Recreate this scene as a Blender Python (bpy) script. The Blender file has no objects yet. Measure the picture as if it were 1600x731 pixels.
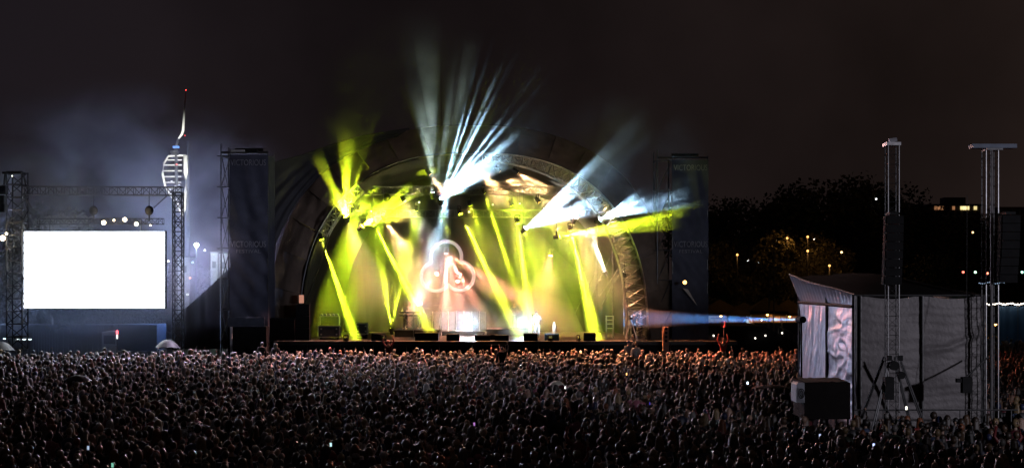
import bpy, bmesh, math, random
import numpy as np
from mathutils import Vector, Matrix, noise as mn
PI = math.pi
S = bpy.context.scene
C = S.collection
random.seed(7)
rng = np.random.default_rng(11)

# ------------------------------------------------------------ camera, world, exposure
cd = bpy.data.cameras.new('camera'); cam = bpy.data.objects.new('camera', cd); C.objects.link(cam)
S.camera = cam
cd.sensor_width = 36; cd.lens = 45; cd.clip_start = .5; cd.clip_end = 6000
cd.shift_y = (435 - 365.5) / 1600
CZ = 6.0
cam.location = (0, 0, CZ); cam.rotation_euler = (PI / 2, 0, 0)
S.render.resolution_x, S.render.resolution_y = 1024, 467
S.view_settings.view_transform = 'Standard'; S.view_settings.look = 'None'
S.view_settings.exposure = 0; S.view_settings.gamma = 1
cy = S.cycles
cy.max_bounces = 4; cy.diffuse_bounces = 0; cy.glossy_bounces = 0; cy.transmission_bounces = 2
cy.volume_bounces = 0; cy.transparent_max_bounces = 48
cy.sample_clamp_indirect = 2.5; cy.sample_clamp_direct = 0
cy.use_denoising = True; cy.use_light_tree = True
cy.volume_max_steps = 96; cy.volume_step_rate = 1.0
cy.caustics_reflective = False; cy.caustics_refractive = False

w = bpy.data.worlds.new('World'); S.world = w; w.use_nodes = True
nt = w.node_tree; bg = nt.nodes['Background']
tc = nt.nodes.new('ShaderNodeTexCoord'); sep = nt.nodes.new('ShaderNodeSeparateXYZ')
nt.links.new(tc.outputs['Generated'], sep.inputs[0])
mr = nt.nodes.new('ShaderNodeMapRange'); mr.inputs[1].default_value = -.5; mr.inputs[2].default_value = .5
nt.links.new(sep.outputs[0], mr.inputs[0])
mx = nt.nodes.new('ShaderNodeMix'); mx.data_type = 'RGBA'
mx.inputs['A'].default_value = (.0066, .0053, .0072, 1); mx.inputs['B'].default_value = (.0118, .0074, .0060, 1)
nt.links.new(mr.outputs[0], mx.inputs[0])
nz = nt.nodes.new('ShaderNodeTexNoise'); nz.inputs['Scale'].default_value = 3; nz.inputs['Detail'].default_value = 5
nt.links.new(tc.outputs['Generated'], nz.inputs['Vector'])
el = nt.nodes.new('ShaderNodeMapRange'); el.inputs[1].default_value = 0; el.inputs[2].default_value = .6
el.inputs[3].default_value = 1.25; el.inputs[4].default_value = .6
nt.links.new(sep.outputs[2], el.inputs[0])
ml = nt.nodes.new('ShaderNodeMath'); ml.operation = 'MULTIPLY'; nt.links.new(el.outputs[0], ml.inputs[0])
cr = nt.nodes.new('ShaderNodeMapRange'); cr.inputs[1].default_value = .3; cr.inputs[2].default_value = .7
cr.inputs[3].default_value = .5; cr.inputs[4].default_value = 1.5
nt.links.new(nz.outputs[0], cr.inputs[0]); nt.links.new(cr.outputs[0], ml.inputs[1])
nt.links.new(mx.outputs['Result'], bg.inputs[0]); nt.links.new(ml.outputs[0], bg.inputs[1])

def P(px, py, Y): return Vector(((px - 800) * Y / 2000, Y, CZ + (435 - py) * Y / 2000))

# ------------------------------------------------------------ materials
MATS = {}
def mat(name, col, rough=.6, metal=0., var=.25, scale=4., bump=.0, bscale=30., sheen=0., emit=None, estr=0., spec=.5, attr=None):
    if name in MATS: return MATS[name]
    m = bpy.data.materials.new(name); m.use_nodes = True; t = m.node_tree; L = t.links
    b = t.nodes['Principled BSDF']
    b.inputs['Roughness'].default_value = rough; b.inputs['Metallic'].default_value = metal
    b.inputs['Specular IOR Level'].default_value = spec
    if sheen:
        b.inputs['Sheen Weight'].default_value = sheen; b.inputs['Sheen Roughness'].default_value = .35
        b.inputs['Sheen Tint'].default_value = (1, .85, .75, 1)
    g = t.nodes.new('ShaderNodeTexCoord')
    n = t.nodes.new('ShaderNodeTexNoise'); n.inputs['Scale'].default_value = scale; n.inputs['Detail'].default_value = 4
    L.new(g.outputs['Object'], n.inputs['Vector'])
    r = t.nodes.new('ShaderNodeMapRange'); r.inputs[1].default_value = .25; r.inputs[2].default_value = .75
    r.inputs[3].default_value = 1 - var; r.inputs[4].default_value = 1 + var
    L.new(n.outputs[0], r.inputs[0])
    v = t.nodes.new('ShaderNodeVectorMath'); v.operation = 'SCALE'
    if attr:
        a = t.nodes.new('ShaderNodeAttribute'); a.attribute_name = attr; L.new(a.outputs['Color'], v.inputs[0])
    else: v.inputs[0].default_value = col
    L.new(r.outputs[0], v.inputs['Scale']); L.new(v.outputs[0], b.inputs['Base Color'])
    if bump:
        n2 = t.nodes.new('ShaderNodeTexNoise'); n2.inputs['Scale'].default_value = bscale; n2.inputs['Detail'].default_value = 4
        L.new(g.outputs['Object'], n2.inputs['Vector'])
        bp = t.nodes.new('ShaderNodeBump'); bp.inputs['Strength'].default_value = bump; bp.inputs['Distance'].default_value = .05
        L.new(n2.outputs[0], bp.inputs['Height']); L.new(bp.outputs[0], b.inputs['Normal'])
    if emit:
        b.inputs['Emission Color'].default_value = (*emit, 1); b.inputs['Emission Strength'].default_value = estr
    MATS[name] = m
    return m
ALU = mat('aluminium', (.42, .42, .43), .38, .75, .25, 8)
STEEL = mat('scaffold_steel', (.12, .12, .125), .5, .6, .3, 5)
BLK = mat('black_paint', (.012, .012, .013), .7, 0, .4, 5, .1, spec=.2)
BOX = mat('black_plywood', (.01, .01, .011), .8, 0, .4, 3, .15, spec=.15)
DECK = mat('stage_deck', (.05, .045, .04), .45, 0, .35, 2, .1)
ROOF = mat('roof_fabric', (.20, .15, .115), .6, 0, .3, 1.3, .2, 6)
LINE = mat('lining_fabric', (.04, .04, .037), .8, 0, .25, 1.0, .2, 5)
WING = mat('wing_fabric', (.035, .035, .042), .7, 0, .3, 1.3, .2, 6)
BANNER = mat('banner_mesh', (.07, .075, .11), .8, 0, .25, 1.5, .2, 8)
PRINT = mat('banner_print', (.26, .26, .3), .8, 0, .3, 3)
FOIL = mat('silver_sheet', (.48, .53, .66), .42, .45, .12, 3, .1, 9)
TARP = mat('grey_tarpaulin', (.2, .185, .19), .55, .1, .2, 2, .4, 9)
DTARP = mat('dark_tarpaulin', (.01, .008, .008), .85, 0, .3, 2, .2, 6, spec=.15)
WHITE = mat('white_paint', (.72, .72, .7), .5, 0, .1)
LEAF = mat('leaf', (.055, .05, .022), .75, 0, .5, .8)
BARK = mat('bark', (.07, .05, .035), .9, 0, .4, 3, .5, 12)
GRASS = mat('grass_ground', (.045, .06, .025), .95, 0, .5, .4, .4, 5)
CONC = mat('pale_concrete', (.55, .56, .55), .6, 0, .1, .05)
DSTEEL = mat('dark_steel', (.05, .055, .07), .5, .4, .2, .1)
HIDE = mat('case_panel', (.04, .045, .04), .5, 0, .3, 3)
TRIM = mat('case_trim', (.7, .7, .68), .3, .8, .1)
SKIN = mat('skin', (.42, .27, .2), .6, 0, .15, 8, sheen=.2)
BLUE = mat('blue_sheet', (.03, .08, .16), .6, 0, .3, 1)
BRICK = mat('far_render', (.3, .25, .2), .85, 0, .2, .3)
RED = mat('red_flag', (.5, .05, .06), .7)
CLOTHP = mat('umbrella_cloth', (.02, .02, .025), .6, 0, .2, 3)
CLOTHW = mat('pale_umbrella_cloth', (.72, .75, .66), .6, 0, .15, 3)
def glow(name, col, s): return mat('glow_' + name, (.02, .02, .02), .5, emit=col, estr=s)

# ------------------------------------------------------------ mesh building
class MB:
    def __init__(s): s.v = []; s.f = []
    def add(s, v, f):
        o = len(s.v); s.v += [tuple(x) for x in v]; s.f += [tuple(i + o for i in q) for q in f]
    def box(s, c, d, M=None):
        c = Vector(c); x, y, z = d[0] / 2, d[1] / 2, d[2] / 2
        v = [Vector((a, b, e)) for a in (-x, x) for b in (-y, y) for e in (-z, z)]
        if M: v = [M @ q for q in v]
        s.add([q + c for q in v], [(0, 1, 3, 2), (4, 6, 7, 5), (0, 4, 5, 1), (2, 3, 7, 6), (0, 2, 6, 4), (1, 5, 7, 3)])
        return s
    def rod(s, a, b, r, n=6, r2=None, cap=True):
        a = Vector(a); b = Vector(b); d = b - a
        if d.length < 1e-6: return s
        q = d.to_track_quat('Z', 'Y').to_matrix(); r2 = r if r2 is None else r2
        v = []
        for p, rr in ((a, r), (b, r2)):
            for i in range(n):
                t = 2 * PI * i / n; v.append(p + q @ Vector((math.cos(t) * rr, math.sin(t) * rr, 0)))
        f = [(i, (i + 1) % n, n + (i + 1) % n, n + i) for i in range(n)]
        if cap: f += [tuple(range(n))[::-1], tuple(range(n, 2 * n))]
        s.add(v, f); return s
    def path(s, pts, r, n=6, closed=False):
        pts = [Vector(p) for p in pts]; N = len(pts); v = []
        rs = r if isinstance(r, (list, tuple)) else [r] * N
        for k, p in enumerate(pts):
            a = pts[(k - 1) % N] if (k or closed) else p; b = pts[(k + 1) % N] if (k < N - 1 or closed) else p
            q = (b - a).to_track_quat('Z', 'Y').to_matrix()
            for i in range(n):
                t = 2 * PI * i / n; v.append(p + q @ Vector((math.cos(t) * rs[k], math.sin(t) * rs[k], 0)))
        f = []
        for k in range(N if closed else N - 1):
            k2 = (k + 1) % N
            f += [(k * n + i, k * n + (i + 1) % n, k2 * n + (i + 1) % n, k2 * n + i) for i in range(n)]
        if not closed: f += [tuple(range(n))[::-1], tuple((N - 1) * n + i for i in range(n))]
        s.add(v, f); return s
    def grid(s, fn, nu, nv):
        v = [fn(i / nu, j / nv) for i in range(nu + 1) for j in range(nv + 1)]
        f = [(i * (nv + 1) + j, (i + 1) * (nv + 1) + j, (i + 1) * (nv + 1) + j + 1, i * (nv + 1) + j + 1) for i in range(nu) for j in range(nv)]
        s.add(v, f); return s
    def ball(s, c, r, nu=10, nv=7, fn=None):
        c = Vector(c); r = (r, r, r) if isinstance(r, (int, float)) else r
        v = []; f = []
        for j in range(nv + 1):
            th = PI * j / nv
            for i in range(nu):
                ph = 2 * PI * i / nu
                d = Vector((math.sin(th) * math.sin(ph), math.sin(th) * math.cos(ph), math.cos(th)))
                k = fn(d) if fn else 1.
                v.append(c + Vector((d.x * r[0], d.y * r[1], d.z * r[2])) * k)
        for j in range(nv):
            for i in range(nu):
                a, b = j * nu + i, j * nu + (i + 1) % nu
                if j == 0: f.append((a, b + nu, a + nu))
                elif j == nv - 1: f.append((a, b, a + nu))
                else: f.append((a, b, b + nu, a + nu))
        s.add(v, f); return s
    def build(s, name, m, parent=None, smooth=False, kind=None, off=None):
        me = bpy.data.meshes.new(name)
        o0 = Vector(off) if off is not None else Vector()
        me.from_pydata([tuple(Vector(v) - o0) for v in s.v], [], s.f); me.update()
        if m: me.materials.append(m)
        if smooth: me.shade_smooth()
        o = bpy.data.objects.new(name, me); C.objects.link(o)
        if parent is not None: o.parent = parent
        elif off is not None: o.location = off
        if kind: o['kind'] = kind
        return o

def tag(o, label=None, cat=None, group=None, kind=None):
    if label: o['label'] = label
    if cat: o['category'] = cat
    if group: o['group'] = group
    if kind: o['kind'] = kind
    return o
def thing(name, loc, label, cat, group=None, rz=0):
    o = bpy.data.objects.new(name, None); C.objects.link(o); o.location = loc; o.rotation_euler.z = rz
    o.empty_display_size = .2
    return tag(o, label, cat, group)
class Th:
    """A thing whose parts are given in world coordinates."""
    def __init__(s, name, loc, label, cat, group=None):
        s.o = thing(name, loc, label, cat, group); s.l = Vector(loc)
    def part(s, name, mb, m, smooth=False, kind=None, parent=None, label=None):
        o = mb.build(name, m, None, smooth, kind)
        me = o.data; me.transform(Matrix.Translation(-s.l))
        o.parent = parent or s.o
        if label: o['label'] = label
        return o
def dup(root, loc=None, rz=None, label=None):
    r = root.copy(); C.objects.link(r)
    for ch in list(root.children):
        c = ch.copy(); C.objects.link(c); c.parent = r
        for g in list(ch.children):
            d = g.copy(); C.objects.link(d); d.parent = c
    if loc is not None: r.location = loc
    if rz is not None: r.rotation_euler.z = rz
    if label: r['label'] = label
    return r

# ------------------------------------------------------------ light helpers
def lamp(kind, loc, col, E, target=None, size=.1, spot=60, blend=.5, name='lamp_light', parent=None):
    ld = bpy.data.lights.new(name, kind); ld.energy = E; ld.color = col
    if kind == 'AREA': ld.size = size
    else: ld.shadow_soft_size = size
    if kind == 'SPOT': ld.spot_size = math.radians(spot); ld.spot_blend = blend
    lo = bpy.data.objects.new(name, ld); C.objects.link(lo); lo.location = loc
    if target is not None: lo.rotation_euler = (Vector(target) - Vector(loc)).to_track_quat('-Z', 'Y').to_euler()
    return lo
SM = {}
GAIN = 3.0
def smoke_mat(dens, fade0, L, nscale, namt):
    key = (round(dens, 4), round(fade0, 2), round(L, 1), nscale, namt)
    if key in SM: return SM[key]
    m = bpy.data.materials.new('lit_smoke'); m.use_nodes = True; t = m.node_tree; t.nodes.clear(); K = t.links
    v = t.nodes.new('ShaderNodeVolumePrincipled'); v.inputs['Color'].default_value = (.95, .95, .95, 1)
    v.inputs['Anisotropy'].default_value = 0
    o = t.nodes.new('ShaderNodeOutputMaterial'); K.new(v.outputs[0], o.inputs['Volume'])
    v.inputs['Density'].default_value = dens
    if fade0 < 1 or namt > 0:
        tx = t.nodes.new('ShaderNodeTexCoord'); sp = t.nodes.new('ShaderNodeSeparateXYZ'); K.new(tx.outputs['Object'], sp.inputs[0])
        r = t.nodes.new('ShaderNodeMapRange'); r.interpolation_type = 'SMOOTHSTEP'
        r.inputs[1].default_value = L * fade0; r.inputs[2].default_value = L
        r.inputs[3].default_value = dens; r.inputs[4].default_value = 0
        K.new(sp.outputs[2], r.inputs[0]); out = r.outputs[0]
        if namt > 0:
            g = t.nodes.new('ShaderNodeNewGeometry')
            n = t.nodes.new('ShaderNodeTexNoise'); n.inputs['Scale'].default_value = nscale; n.inputs['Detail'].default_value = 2
            K.new(g.outputs['Position'], n.inputs['Vector'])
            q = t.nodes.new('ShaderNodeMapRange'); q.inputs[1].default_value = .35; q.inputs[2].default_value = .65
            q.inputs[3].default_value = 1 - namt; q.inputs[4].default_value = 1 + namt
            K.new(n.outputs[0], q.inputs[0])
            x = t.nodes.new('ShaderNodeMath'); x.operation = 'MULTIPLY'; K.new(out, x.inputs[0]); K.new(q.outputs[0], x.inputs[1]); out = x.outputs[0]
        K.new(out, v.inputs['Density'])
    SM[key] = m
    return m
def beam(a, b, wd, col, B, dens=.12, fade=1., nscale=.8, namt=0., r0=.03, blend=.9, n=20):
    """A real spot lamp at a, aimed at b, and the lit column of stage smoke in its way."""
    a = Vector(a); b = Vector(b); d = b - a; L = d.length
    E = 130 * B * GAIN * L * L / (wd * dens)   # lamp power for a lit column of radiance B halfway along
    lo = lamp('SPOT', a, col, E, b, .015, math.degrees(2 * math.atan(wd / 2 / L)), blend, 'beam_light')
    q = d.to_track_quat('Z', 'Y')
    mb = MB(); mb.rod((0, 0, 0), (0, 0, L), r0, n, wd / 2 * 1.02 + r0)
    o = mb.build('lit_smoke', smoke_mat(dens, fade, L, nscale, namt)); o.location = a
    o.rotation_mode = 'QUATERNION'; o.rotation_quaternion = q
    tag(o, kind='stuff')
    return lo
# ------------------------------------------------------------ ground
MB().grid(lambda u, v: Vector((-2500 + 5000 * u, -40 + 4000 * v, 0)), 8, 8).build('ground', GRASS, kind='structure')

# ------------------------------------------------------------ truss builders
def lattice(pts_list, r, br, closed_faces=((0, 1), (1, 3), (3, 2), (2, 0))):
    """pts_list: for each station four chord points. Returns chord rods and bracing."""
    ch = [MB().path([p[k] for p in pts_list], r, 6) for k in range(4)]
    bm_ = MB()
    for i in range(len(pts_list) - 1):
        p, q = pts_list[i], pts_list[i + 1]
        for a, b in closed_faces:
            bm_.rod(p[a], p[b], br, 4, cap=False)
            if i % 2: bm_.rod(p[a], q[b], br, 4, cap=False)
            else: bm_.rod(p[b], q[a], br, 4, cap=False)
    p = pts_list[-1]
    for a, b in closed_faces: bm_.rod(p[a], p[b], br, 4, cap=False)
    return ch, bm_
def straight(a, b, w_, n, up=(0, 0, 1), h=None):
    a = Vector(a); b = Vector(b); d = (b - a).normalized(); up = Vector(up); s = d.cross(up).normalized(); u = s.cross(d)
    h = h or w_; st = []
    for i in range(n + 1):
        c = a.lerp(b, i / n)
        st.append([c - s * w_ / 2 - u * h / 2, c + s * w_ / 2 - u * h / 2, c - s * w_ / 2 + u * h / 2, c + s * w_ / 2 + u * h / 2])
    return st
def truss(name, a, b, w_, n, label, cat, group=None, r=.03, br=.015, m=ALU, up=(0, 0, 1)):
    t = Th(name, a, label, cat, group)
    ch, br_ = lattice(straight(a, b, w_, n, up), r, br)
    for c in ch: t.part('chord', c, m)
    t.part('bracing', br_, m, kind='stuff')
    return t

# ------------------------------------------------------------ the stage
CX, HW, HH, ZD = -2.36, 10.84, 11.6, 2.2
def arch(t, hw=HW, H=HH, cx=CX, Y=80., n=2.5, z0=ZD):
    th = PI * (1 - t); c, s = math.cos(th), math.sin(th)
    return Vector((cx + hw * math.copysign(abs(c) ** (2 / n), c), Y, z0 + H * abs(s) ** (2 / n)))
st = Th('concert_stage', (CX, 77.5, 0), 'wide raised stage deck with dark fascia under the big arched roof', 'stage')
st.part('deck', MB().box((-.4, 85, 2.1), (28.1, 15, .2)), DECK)
for i in range(14):
    st.part('fascia_panel', MB().box((-13.4 + i * 2., 77.52 + .02 * (i % 2), 1.0), (1.97, .05, 1.96)), BLK)
lipn = 18
rf = Th('stage_roof', (CX, 80, ZD), 'giant dark fabric arch roof with pale seams over the concert stage', 'stage roof')
def fold(p, a=.12, s=.5): 
    n = mn.noise(Vector((p.x * s, p.y * s, p.z * s * .5))) + .5 * mn.noise(Vector((p.x * 2 * s, p.y * 2, p.z * s)))
    return n * a
INN = lambda t, e=0.: arch(t, HW + e, HH + e, CX, 79.6)
OUT = lambda t, e=0.: arch(t, 12.75, 13.45, -2.6, 80.9)
for k in range(lipn):
    def fn(u, v, k=k):
        t = (k + u) / lipn
        p = INN(t).lerp(OUT(t), v)
        p.y -= .35 * math.sin(PI * v) - .25 * math.sin(PI * u) * math.sin(PI * v)
        p.y += .05 * math.sin(25 * v + 6 * mn.noise(p * .6)) + fold(p, .12, .9)
        if k in (0, lipn - 1) and ((k == 0 and u == 0) or (k and u == 1)): p.z = 0.6
        return p
    rf.part('lip_panel', MB().grid(fn, 8, 10), ROOF, True)
for k in range(24):
    def fn(u, v, k=k):
        t = (k + u) / 24
        a = arch(t, 12.75, 13.45, -2.6, 80.9); b = arch(t, 10.4, 11.2, CX, 97)
        p = a.lerp(b, v); p.z -= .25 * math.sin(PI * u) * math.sin(PI * v); p.z += fold(p, .1)
        return p
    rf.part('shell_panel', MB().grid(fn, 4, 8), ROOF, True)
rf.part('lining', MB().grid(lambda u, v: arch(u, HW - .1, HH - .1, CX, 79.7).lerp(arch(u, 9.6, 10.2, CX, 91.5), v) + Vector((0, 0, 0.12 * math.sin(v * 25) * math.sin(u * PI))), 60, 30), LINE, True)
def bw(u, v):
    p = arch(u, 9.7, 10.3, CX, 91.4); z = ZD + (p.z - ZD) * v
    return Vector((p.x, 91.4 + .09 * math.sin(p.x * 5 + 2 * mn.noise(Vector((p.x, 0, z * .2)))), z))
rf.part('backdrop', MB().grid(bw, 120, 8), LINE, True)
for k in range(1, lipn):
    rf.part('seam', MB().path([INN(k / lipn).lerp(OUT(k / lipn), v / 6) + Vector((0, -.42 * math.sin(PI * v / 6) - .02, 0)) for v in range(7)], .025, 5), ROOF)
rf.part('edge_rope', MB().path([arch(i / 80, HW + .02, HH + .02, CX, 79.55) for i in range(81)], .05, 6), STEEL)
# the wing cloth between tower and roof
topc = [(418, 257), (470, 243), (520, 226), (570, 212), (640, 201)]
lowc = [(421, 397), (440, 355), (463, 313), (505, 268), (600, 226)]
def poly(pts, t):
    k = min(int(t * (len(pts) - 1)), len(pts) - 2); f = t * (len(pts) - 1) - k
    return (pts[k][0] * (1 - f) + pts[k + 1][0] * f, pts[k][1] * (1 - f) + pts[k + 1][1] * f)
wg = Th('wing_cloth', P(418, 397, 79), 'black fabric sheet stretched from the scaffold tower up to the stage roof', 'canopy')
def wf(u, v):
    a = poly(topc, u); b = poly(lowc, u)
    p = P(a[0] * (1 - v) + b[0] * v, a[1] * (1 - v) + b[1] * v, 80.4)
    p.y += .07 * math.sin((u * 3 + v * 5) * 5 + 3 * mn.noise(p * .3)) * math.sin(PI * v) + .5 * v
    return p
wg.part('cloth', MB().grid(wf, 40, 26), WING, True)
wg.part('edge_rope', MB().path([P(*poly(topc, i / 12), 80.3) for i in range(13)], .05), WING)
wg.part('strut', MB().rod(P(421, 397, 78.9), P(422, 545, 78.9), .05), STEEL)

# arch truss
at = Th('arch_truss', (CX, 79, ZD), 'silver lattice arch truss framing the open mouth of the stage', 'truss')
def arch_station(t):
    wd = .55 + .75 * max(0, min(1, (t - .55) / .3))
    a = arch(t, HW - .05, HH - .05, CX, 79.05); b = arch(t, HW - .05 - wd, HH - .05 - min(wd, .8), CX, 79.05)
    return [a, b, a + Vector((0, .75, 0)), b + Vector((0, .75, 0))]
# stations spaced evenly along the arch
ts = []; acc = 0; last = arch(0); tt = 0
while tt < 1:
    tt += .0005; p = arch(min(tt, 1)); acc += (p - last).length; last = p
    if acc > .62: ts.append(min(tt, 1)); acc = 0
ts = [0] + ts + [1]
for lo_t, hi_t in ((.16, .30), (.5, 1.01)):   # elsewhere it runs inside the sleeve of the roof cloth
    ch, br_ = lattice([arch_station(t) for t in ts if lo_t <= t < hi_t], .045, .024)
    for c in ch: at.part('chord', c, ALU)
    at.part('bracing', br_, ALU, kind='stuff')
# rear support frames seen behind the arch leg
for (xa, ya, xb, yb) in ((957, 375, 957, 520), (932, 400, 932, 520), (975, 385, 975, 530)):
    t = Th('support_pole', P(xb, yb, 84), f'thin upright steel pole of the stage frame, {"nearest the arch leg" if xa==975 else "beside the equipment rack" if xa==957 else "farthest in from the arch leg"}', 'pole', 'upright poles inside the stage')
    t.part('pole', MB().rod(P(xa, ya - 60, 84), P(xb, yb + 8, 84), .05), STEEL)
    t.part('brace', MB().rod(P(xa, ya + 20, 84), P(xa - 34, ya + 90, 84.5), .03).rod(P(xa, ya + 70, 84), P(xa + 34, ya + 20, 84), .03), STEEL)

# lighting trusses
truss('lighting_truss', P(562, 298, 82), P(925, 298, 82), .5, 26, 'long dark lighting truss across the upper mouth of the stage', 'truss', 'lighting trusses', m=STEEL)
truss('lighting_truss', P(545, 334, 86), P(935, 334, 86), .5, 26, 'lower lighting truss hung across the back of the stage', 'truss', 'lighting trusses', m=STEEL)

# ------------------------------------------------------------ stage lights
LY = (.78, 1, .02); WB = (.42, .72, 1); PE = (1, .56, .22); PK = (1, .3, .2); WW = (1, .9, .75); GR = (.55, .85, .02); DW = (.5, .68, .62)
def fixture(loc, aim, col, word, where, top=None, size=.24, est=25.):
    loc = Vector(loc); d = (Vector(aim) - loc).normalized()
    t = Th('stage_light', loc, f'{word} moving head stage light {where}', 'stage light', 'moving head lights on the stage')
    back = loc - d * .42
    t.part('body', MB().rod(back, loc - d * .03, size * .45, 12, size * .62), BLK)
    q = d.to_track_quat('Z', 'Y').to_matrix(); s = q @ Vector((1, 0, 0))
    c = loc - d * .22
    y = MB()
    for k in (-1, 1): y.rod(c + s * k * size * .75, c + s * k * size * .75 + Vector((0, 0, .35)), .03, 6)
    y.rod(c + s * size * .75 + Vector((0, 0, .35)), c - s * size * .75 + Vector((0, 0, .35)), .03, 6)
    t.part('yoke', y, BLK)
    t.part('lens', MB().rod(loc - d * .035, loc - d * .025, size * .55, 12), glow(word.replace(' ', '_') + str(est), col, est))
    if top is not None and top > c.z + .4:
        t.part('drop_pipe', MB().rod(c + Vector((0, 0, .35)), (c.x, c.y, top), .025, 5), STEEL)
    return t
ZA = P(0, 298, 82).z; ZB = P(0, 334, 86).z
def src(a, aY, bs, col, word, where, top=None, est=25.):
    """bs: list of (bx, by, bY, width_px, E, dens, fade, noise)"""
    A = P(*a, aY)
    f = bs[0]
    fixture(A, P(f[0], f[1], f[2]), col, word, where, top, est=est)
    for (bx, by, bY, wd, E, dens, fade, na, *bl) in bs:
        B = P(bx, by, bY)
        beam(A, B, wd * bY / 2000, col, E, dens, fade, .45, na, blend=bl[0] if bl else .9)
K = 1000
# thin lime shafts down to the deck
def shaft(a, aY, b, bY, w_, B, where, top=None, fade=1, word='lime'): src(a, aY, [(b[0], b[1], bY, w_, B * .68, .16, fade, 0, 1.)], LY, word, where, top)
shaft((503, 375), 79.8, (557, 531), 79.6, 20, 4, 'low on the arch beside the flight cases')
shaft((585, 352), 82, (679, 532), 79.5, 20, 5, 'whose shaft crosses the keyboard player', ZA)
shaft((720, 335), 82, (814, 531), 80, 23, 4.4, 'just above the trefoil sign', ZA)
shaft((757, 303), 83, (801, 433), 84, 12, 3.6, 'at the middle of the upper truss', None, .9)
shaft((809, 350), 82, (833, 531), 80, 21, 4.6, 'hung straight above the singer', ZA)
shaft((892, 362), 82, (932, 531), 80, 28, 6., 'with the widest shaft, near the arch leg', ZA)
shaft((678, 303), 83, (706, 378), 84, 9, .8, 'with a faint short shaft', None, .8, 'dim lime')
# lime fans
src((540, 338), 78.9, [(521, 292, 78, 16, 1.2, .1, .5, .4), (540, 262, 78, 16, 1.5, .1, .5, .4), (566, 256, 78, 8, 1.3, .1, .6, .4), (577, 262, 78, 8, 1.2, .1, .6, .4),
     (594, 282, 78, 14, .6, .1, .5, .4), (541, 190, 77.5, 34, .035, .05, .4, .5), (596, 306, 78, 60, 2.6, .1, .3, .3), (490, 232, 77.5, 26, .022, .05, .5, .5), (544, 312, 78.4, 56, 7, .12, .3, .2), (532, 300, 78, 70, 3, .1, .3, .3)], LY, 'lime', 'throwing a fan of rays up beside the wing cloth', None, 60.)
src((567, 353), 78.9, [(646, 286, 78, 13, 1.3, .1, .6, .4), (662, 295, 78, 9, 1.1, .1, .6, .4), (590, 338, 78.4, 34, 7, .12, .3, .2), (616, 316, 78, 34, 2.2, .12, .4, .3), (655, 325, 78, 40, .6, .1, .4, .4)], LY, 'lime', 'throwing a flat fan of rays beside the pale wash', ZA, 60.)
src((875, 369), 78.9, [(1080, 329, 77.6, 16, 1.2, .08, .7, .4), (1066, 350, 77.6, 22, .8, .08, .5, .5), (1055, 340, 77.6, 16, 1.1, .08, .7, .4), (1105, 315, 77.2, 14, .2, .06, .5, .5), (985, 357, 78, 30, 1.0, .1, .5, .3)], LY, 'lime', 'throwing a long flat fan past the arch leg', ZA, 60.)
# white fans
wtips = [(729, 156, 7, .7), (743, 148, 6, 1.0), (768, 158, 8, 1.4), (788, 180, 8, 1.6), (803, 183, 8, 1.6), (814, 205, 16, 1.3), (757, 182, 7, 1.2), (786, 96, 10, .14)]
src((690, 310), 78.9, [(x, y, 77.2, wd, B * 1.7, .09, .55, .3) for x, y, wd, B in wtips] + [(802, 234, 77.5, 50, 1.3, .09, .25, .3), (752, 256, 77.5, 46, 7, .12, .3, .2), (724, 282, 78, 44, 12, .14, .3, .2),
     (664, 40, 77.5, 44, .007, .035, .3, .5), (704, 60, 77.5, 24, .006, .035, .3, .5), (744, 44, 77.5, 30, .006, .035, .3, .5), (640, 130, 77.5, 30, .007, .035, .3, .5)], WB, 'blazing white', 'throwing the tall fan of rays over the roof', None, 120.)
src((822, 356), 78.9, [(938, 240, 77.2, 8, .7, .09, .6, .3), (930, 256, 77.2, 24, 2.0, .1, .65, .3), (922, 284, 77.2, 20, 1.8, .1, .5, .3), (948, 306, 77.2, 24, 1.8, .1, .55, .3), (950, 322, 77.2, 26, 2.2, .1, .5, .3),
     (890, 322, 78, 46, 6., .12, .4, .2), (858, 338, 78, 36, 10, .14, .3, .2), (985, 205, 77, 26, .015, .05, .4, .8)], WB, 'blazing white', 'throwing a fan of rays beside the lime shaft', ZA, 120.)
src((938, 342), 78.9, [(1000, 301, 77.6, 11, 2., .09, .7, .3), (1012, 309, 77.6, 11, 2., .09, .7, .3), (1022, 325, 77.6, 16, 2., .09, .6, .3), (1085, 300, 77.2, 26, .14, .05, .5, .6), (1100, 316, 77.2, 14, .14, .05, .5, .6), (985, 325, 78, 24, 5., .1, .5, .2), (962, 332, 78, 24, 9, .14, .3, .2)], WB, 'blazing white', 'throwing a short fan of rays beside the arch leg', None, 120.)
# broad dim shafts leaving the stage through drifting smoke
src((676, 300), 78.6, [(655, 40, 77, 90, .014, .004, .3, .8), (740, 40, 77, 60, .009, .004, .3, .8)], DW, 'dim grey', 'sending broad faint shafts over the roof', None, 10.)
src((548, 322), 78.6, [(548, 170, 77.5, 90, .014, .004, .3, .8)], LY, 'dim lime', 'sending a broad faint shaft up past the wing cloth', None, 10.)
src((900, 340), 78.6, [(1000, 150, 77, 110, .006, .004, .3, .8)], DW, 'dim grey', 'sending a broad faint shaft past the arch shoulder', None, 10.)
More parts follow.
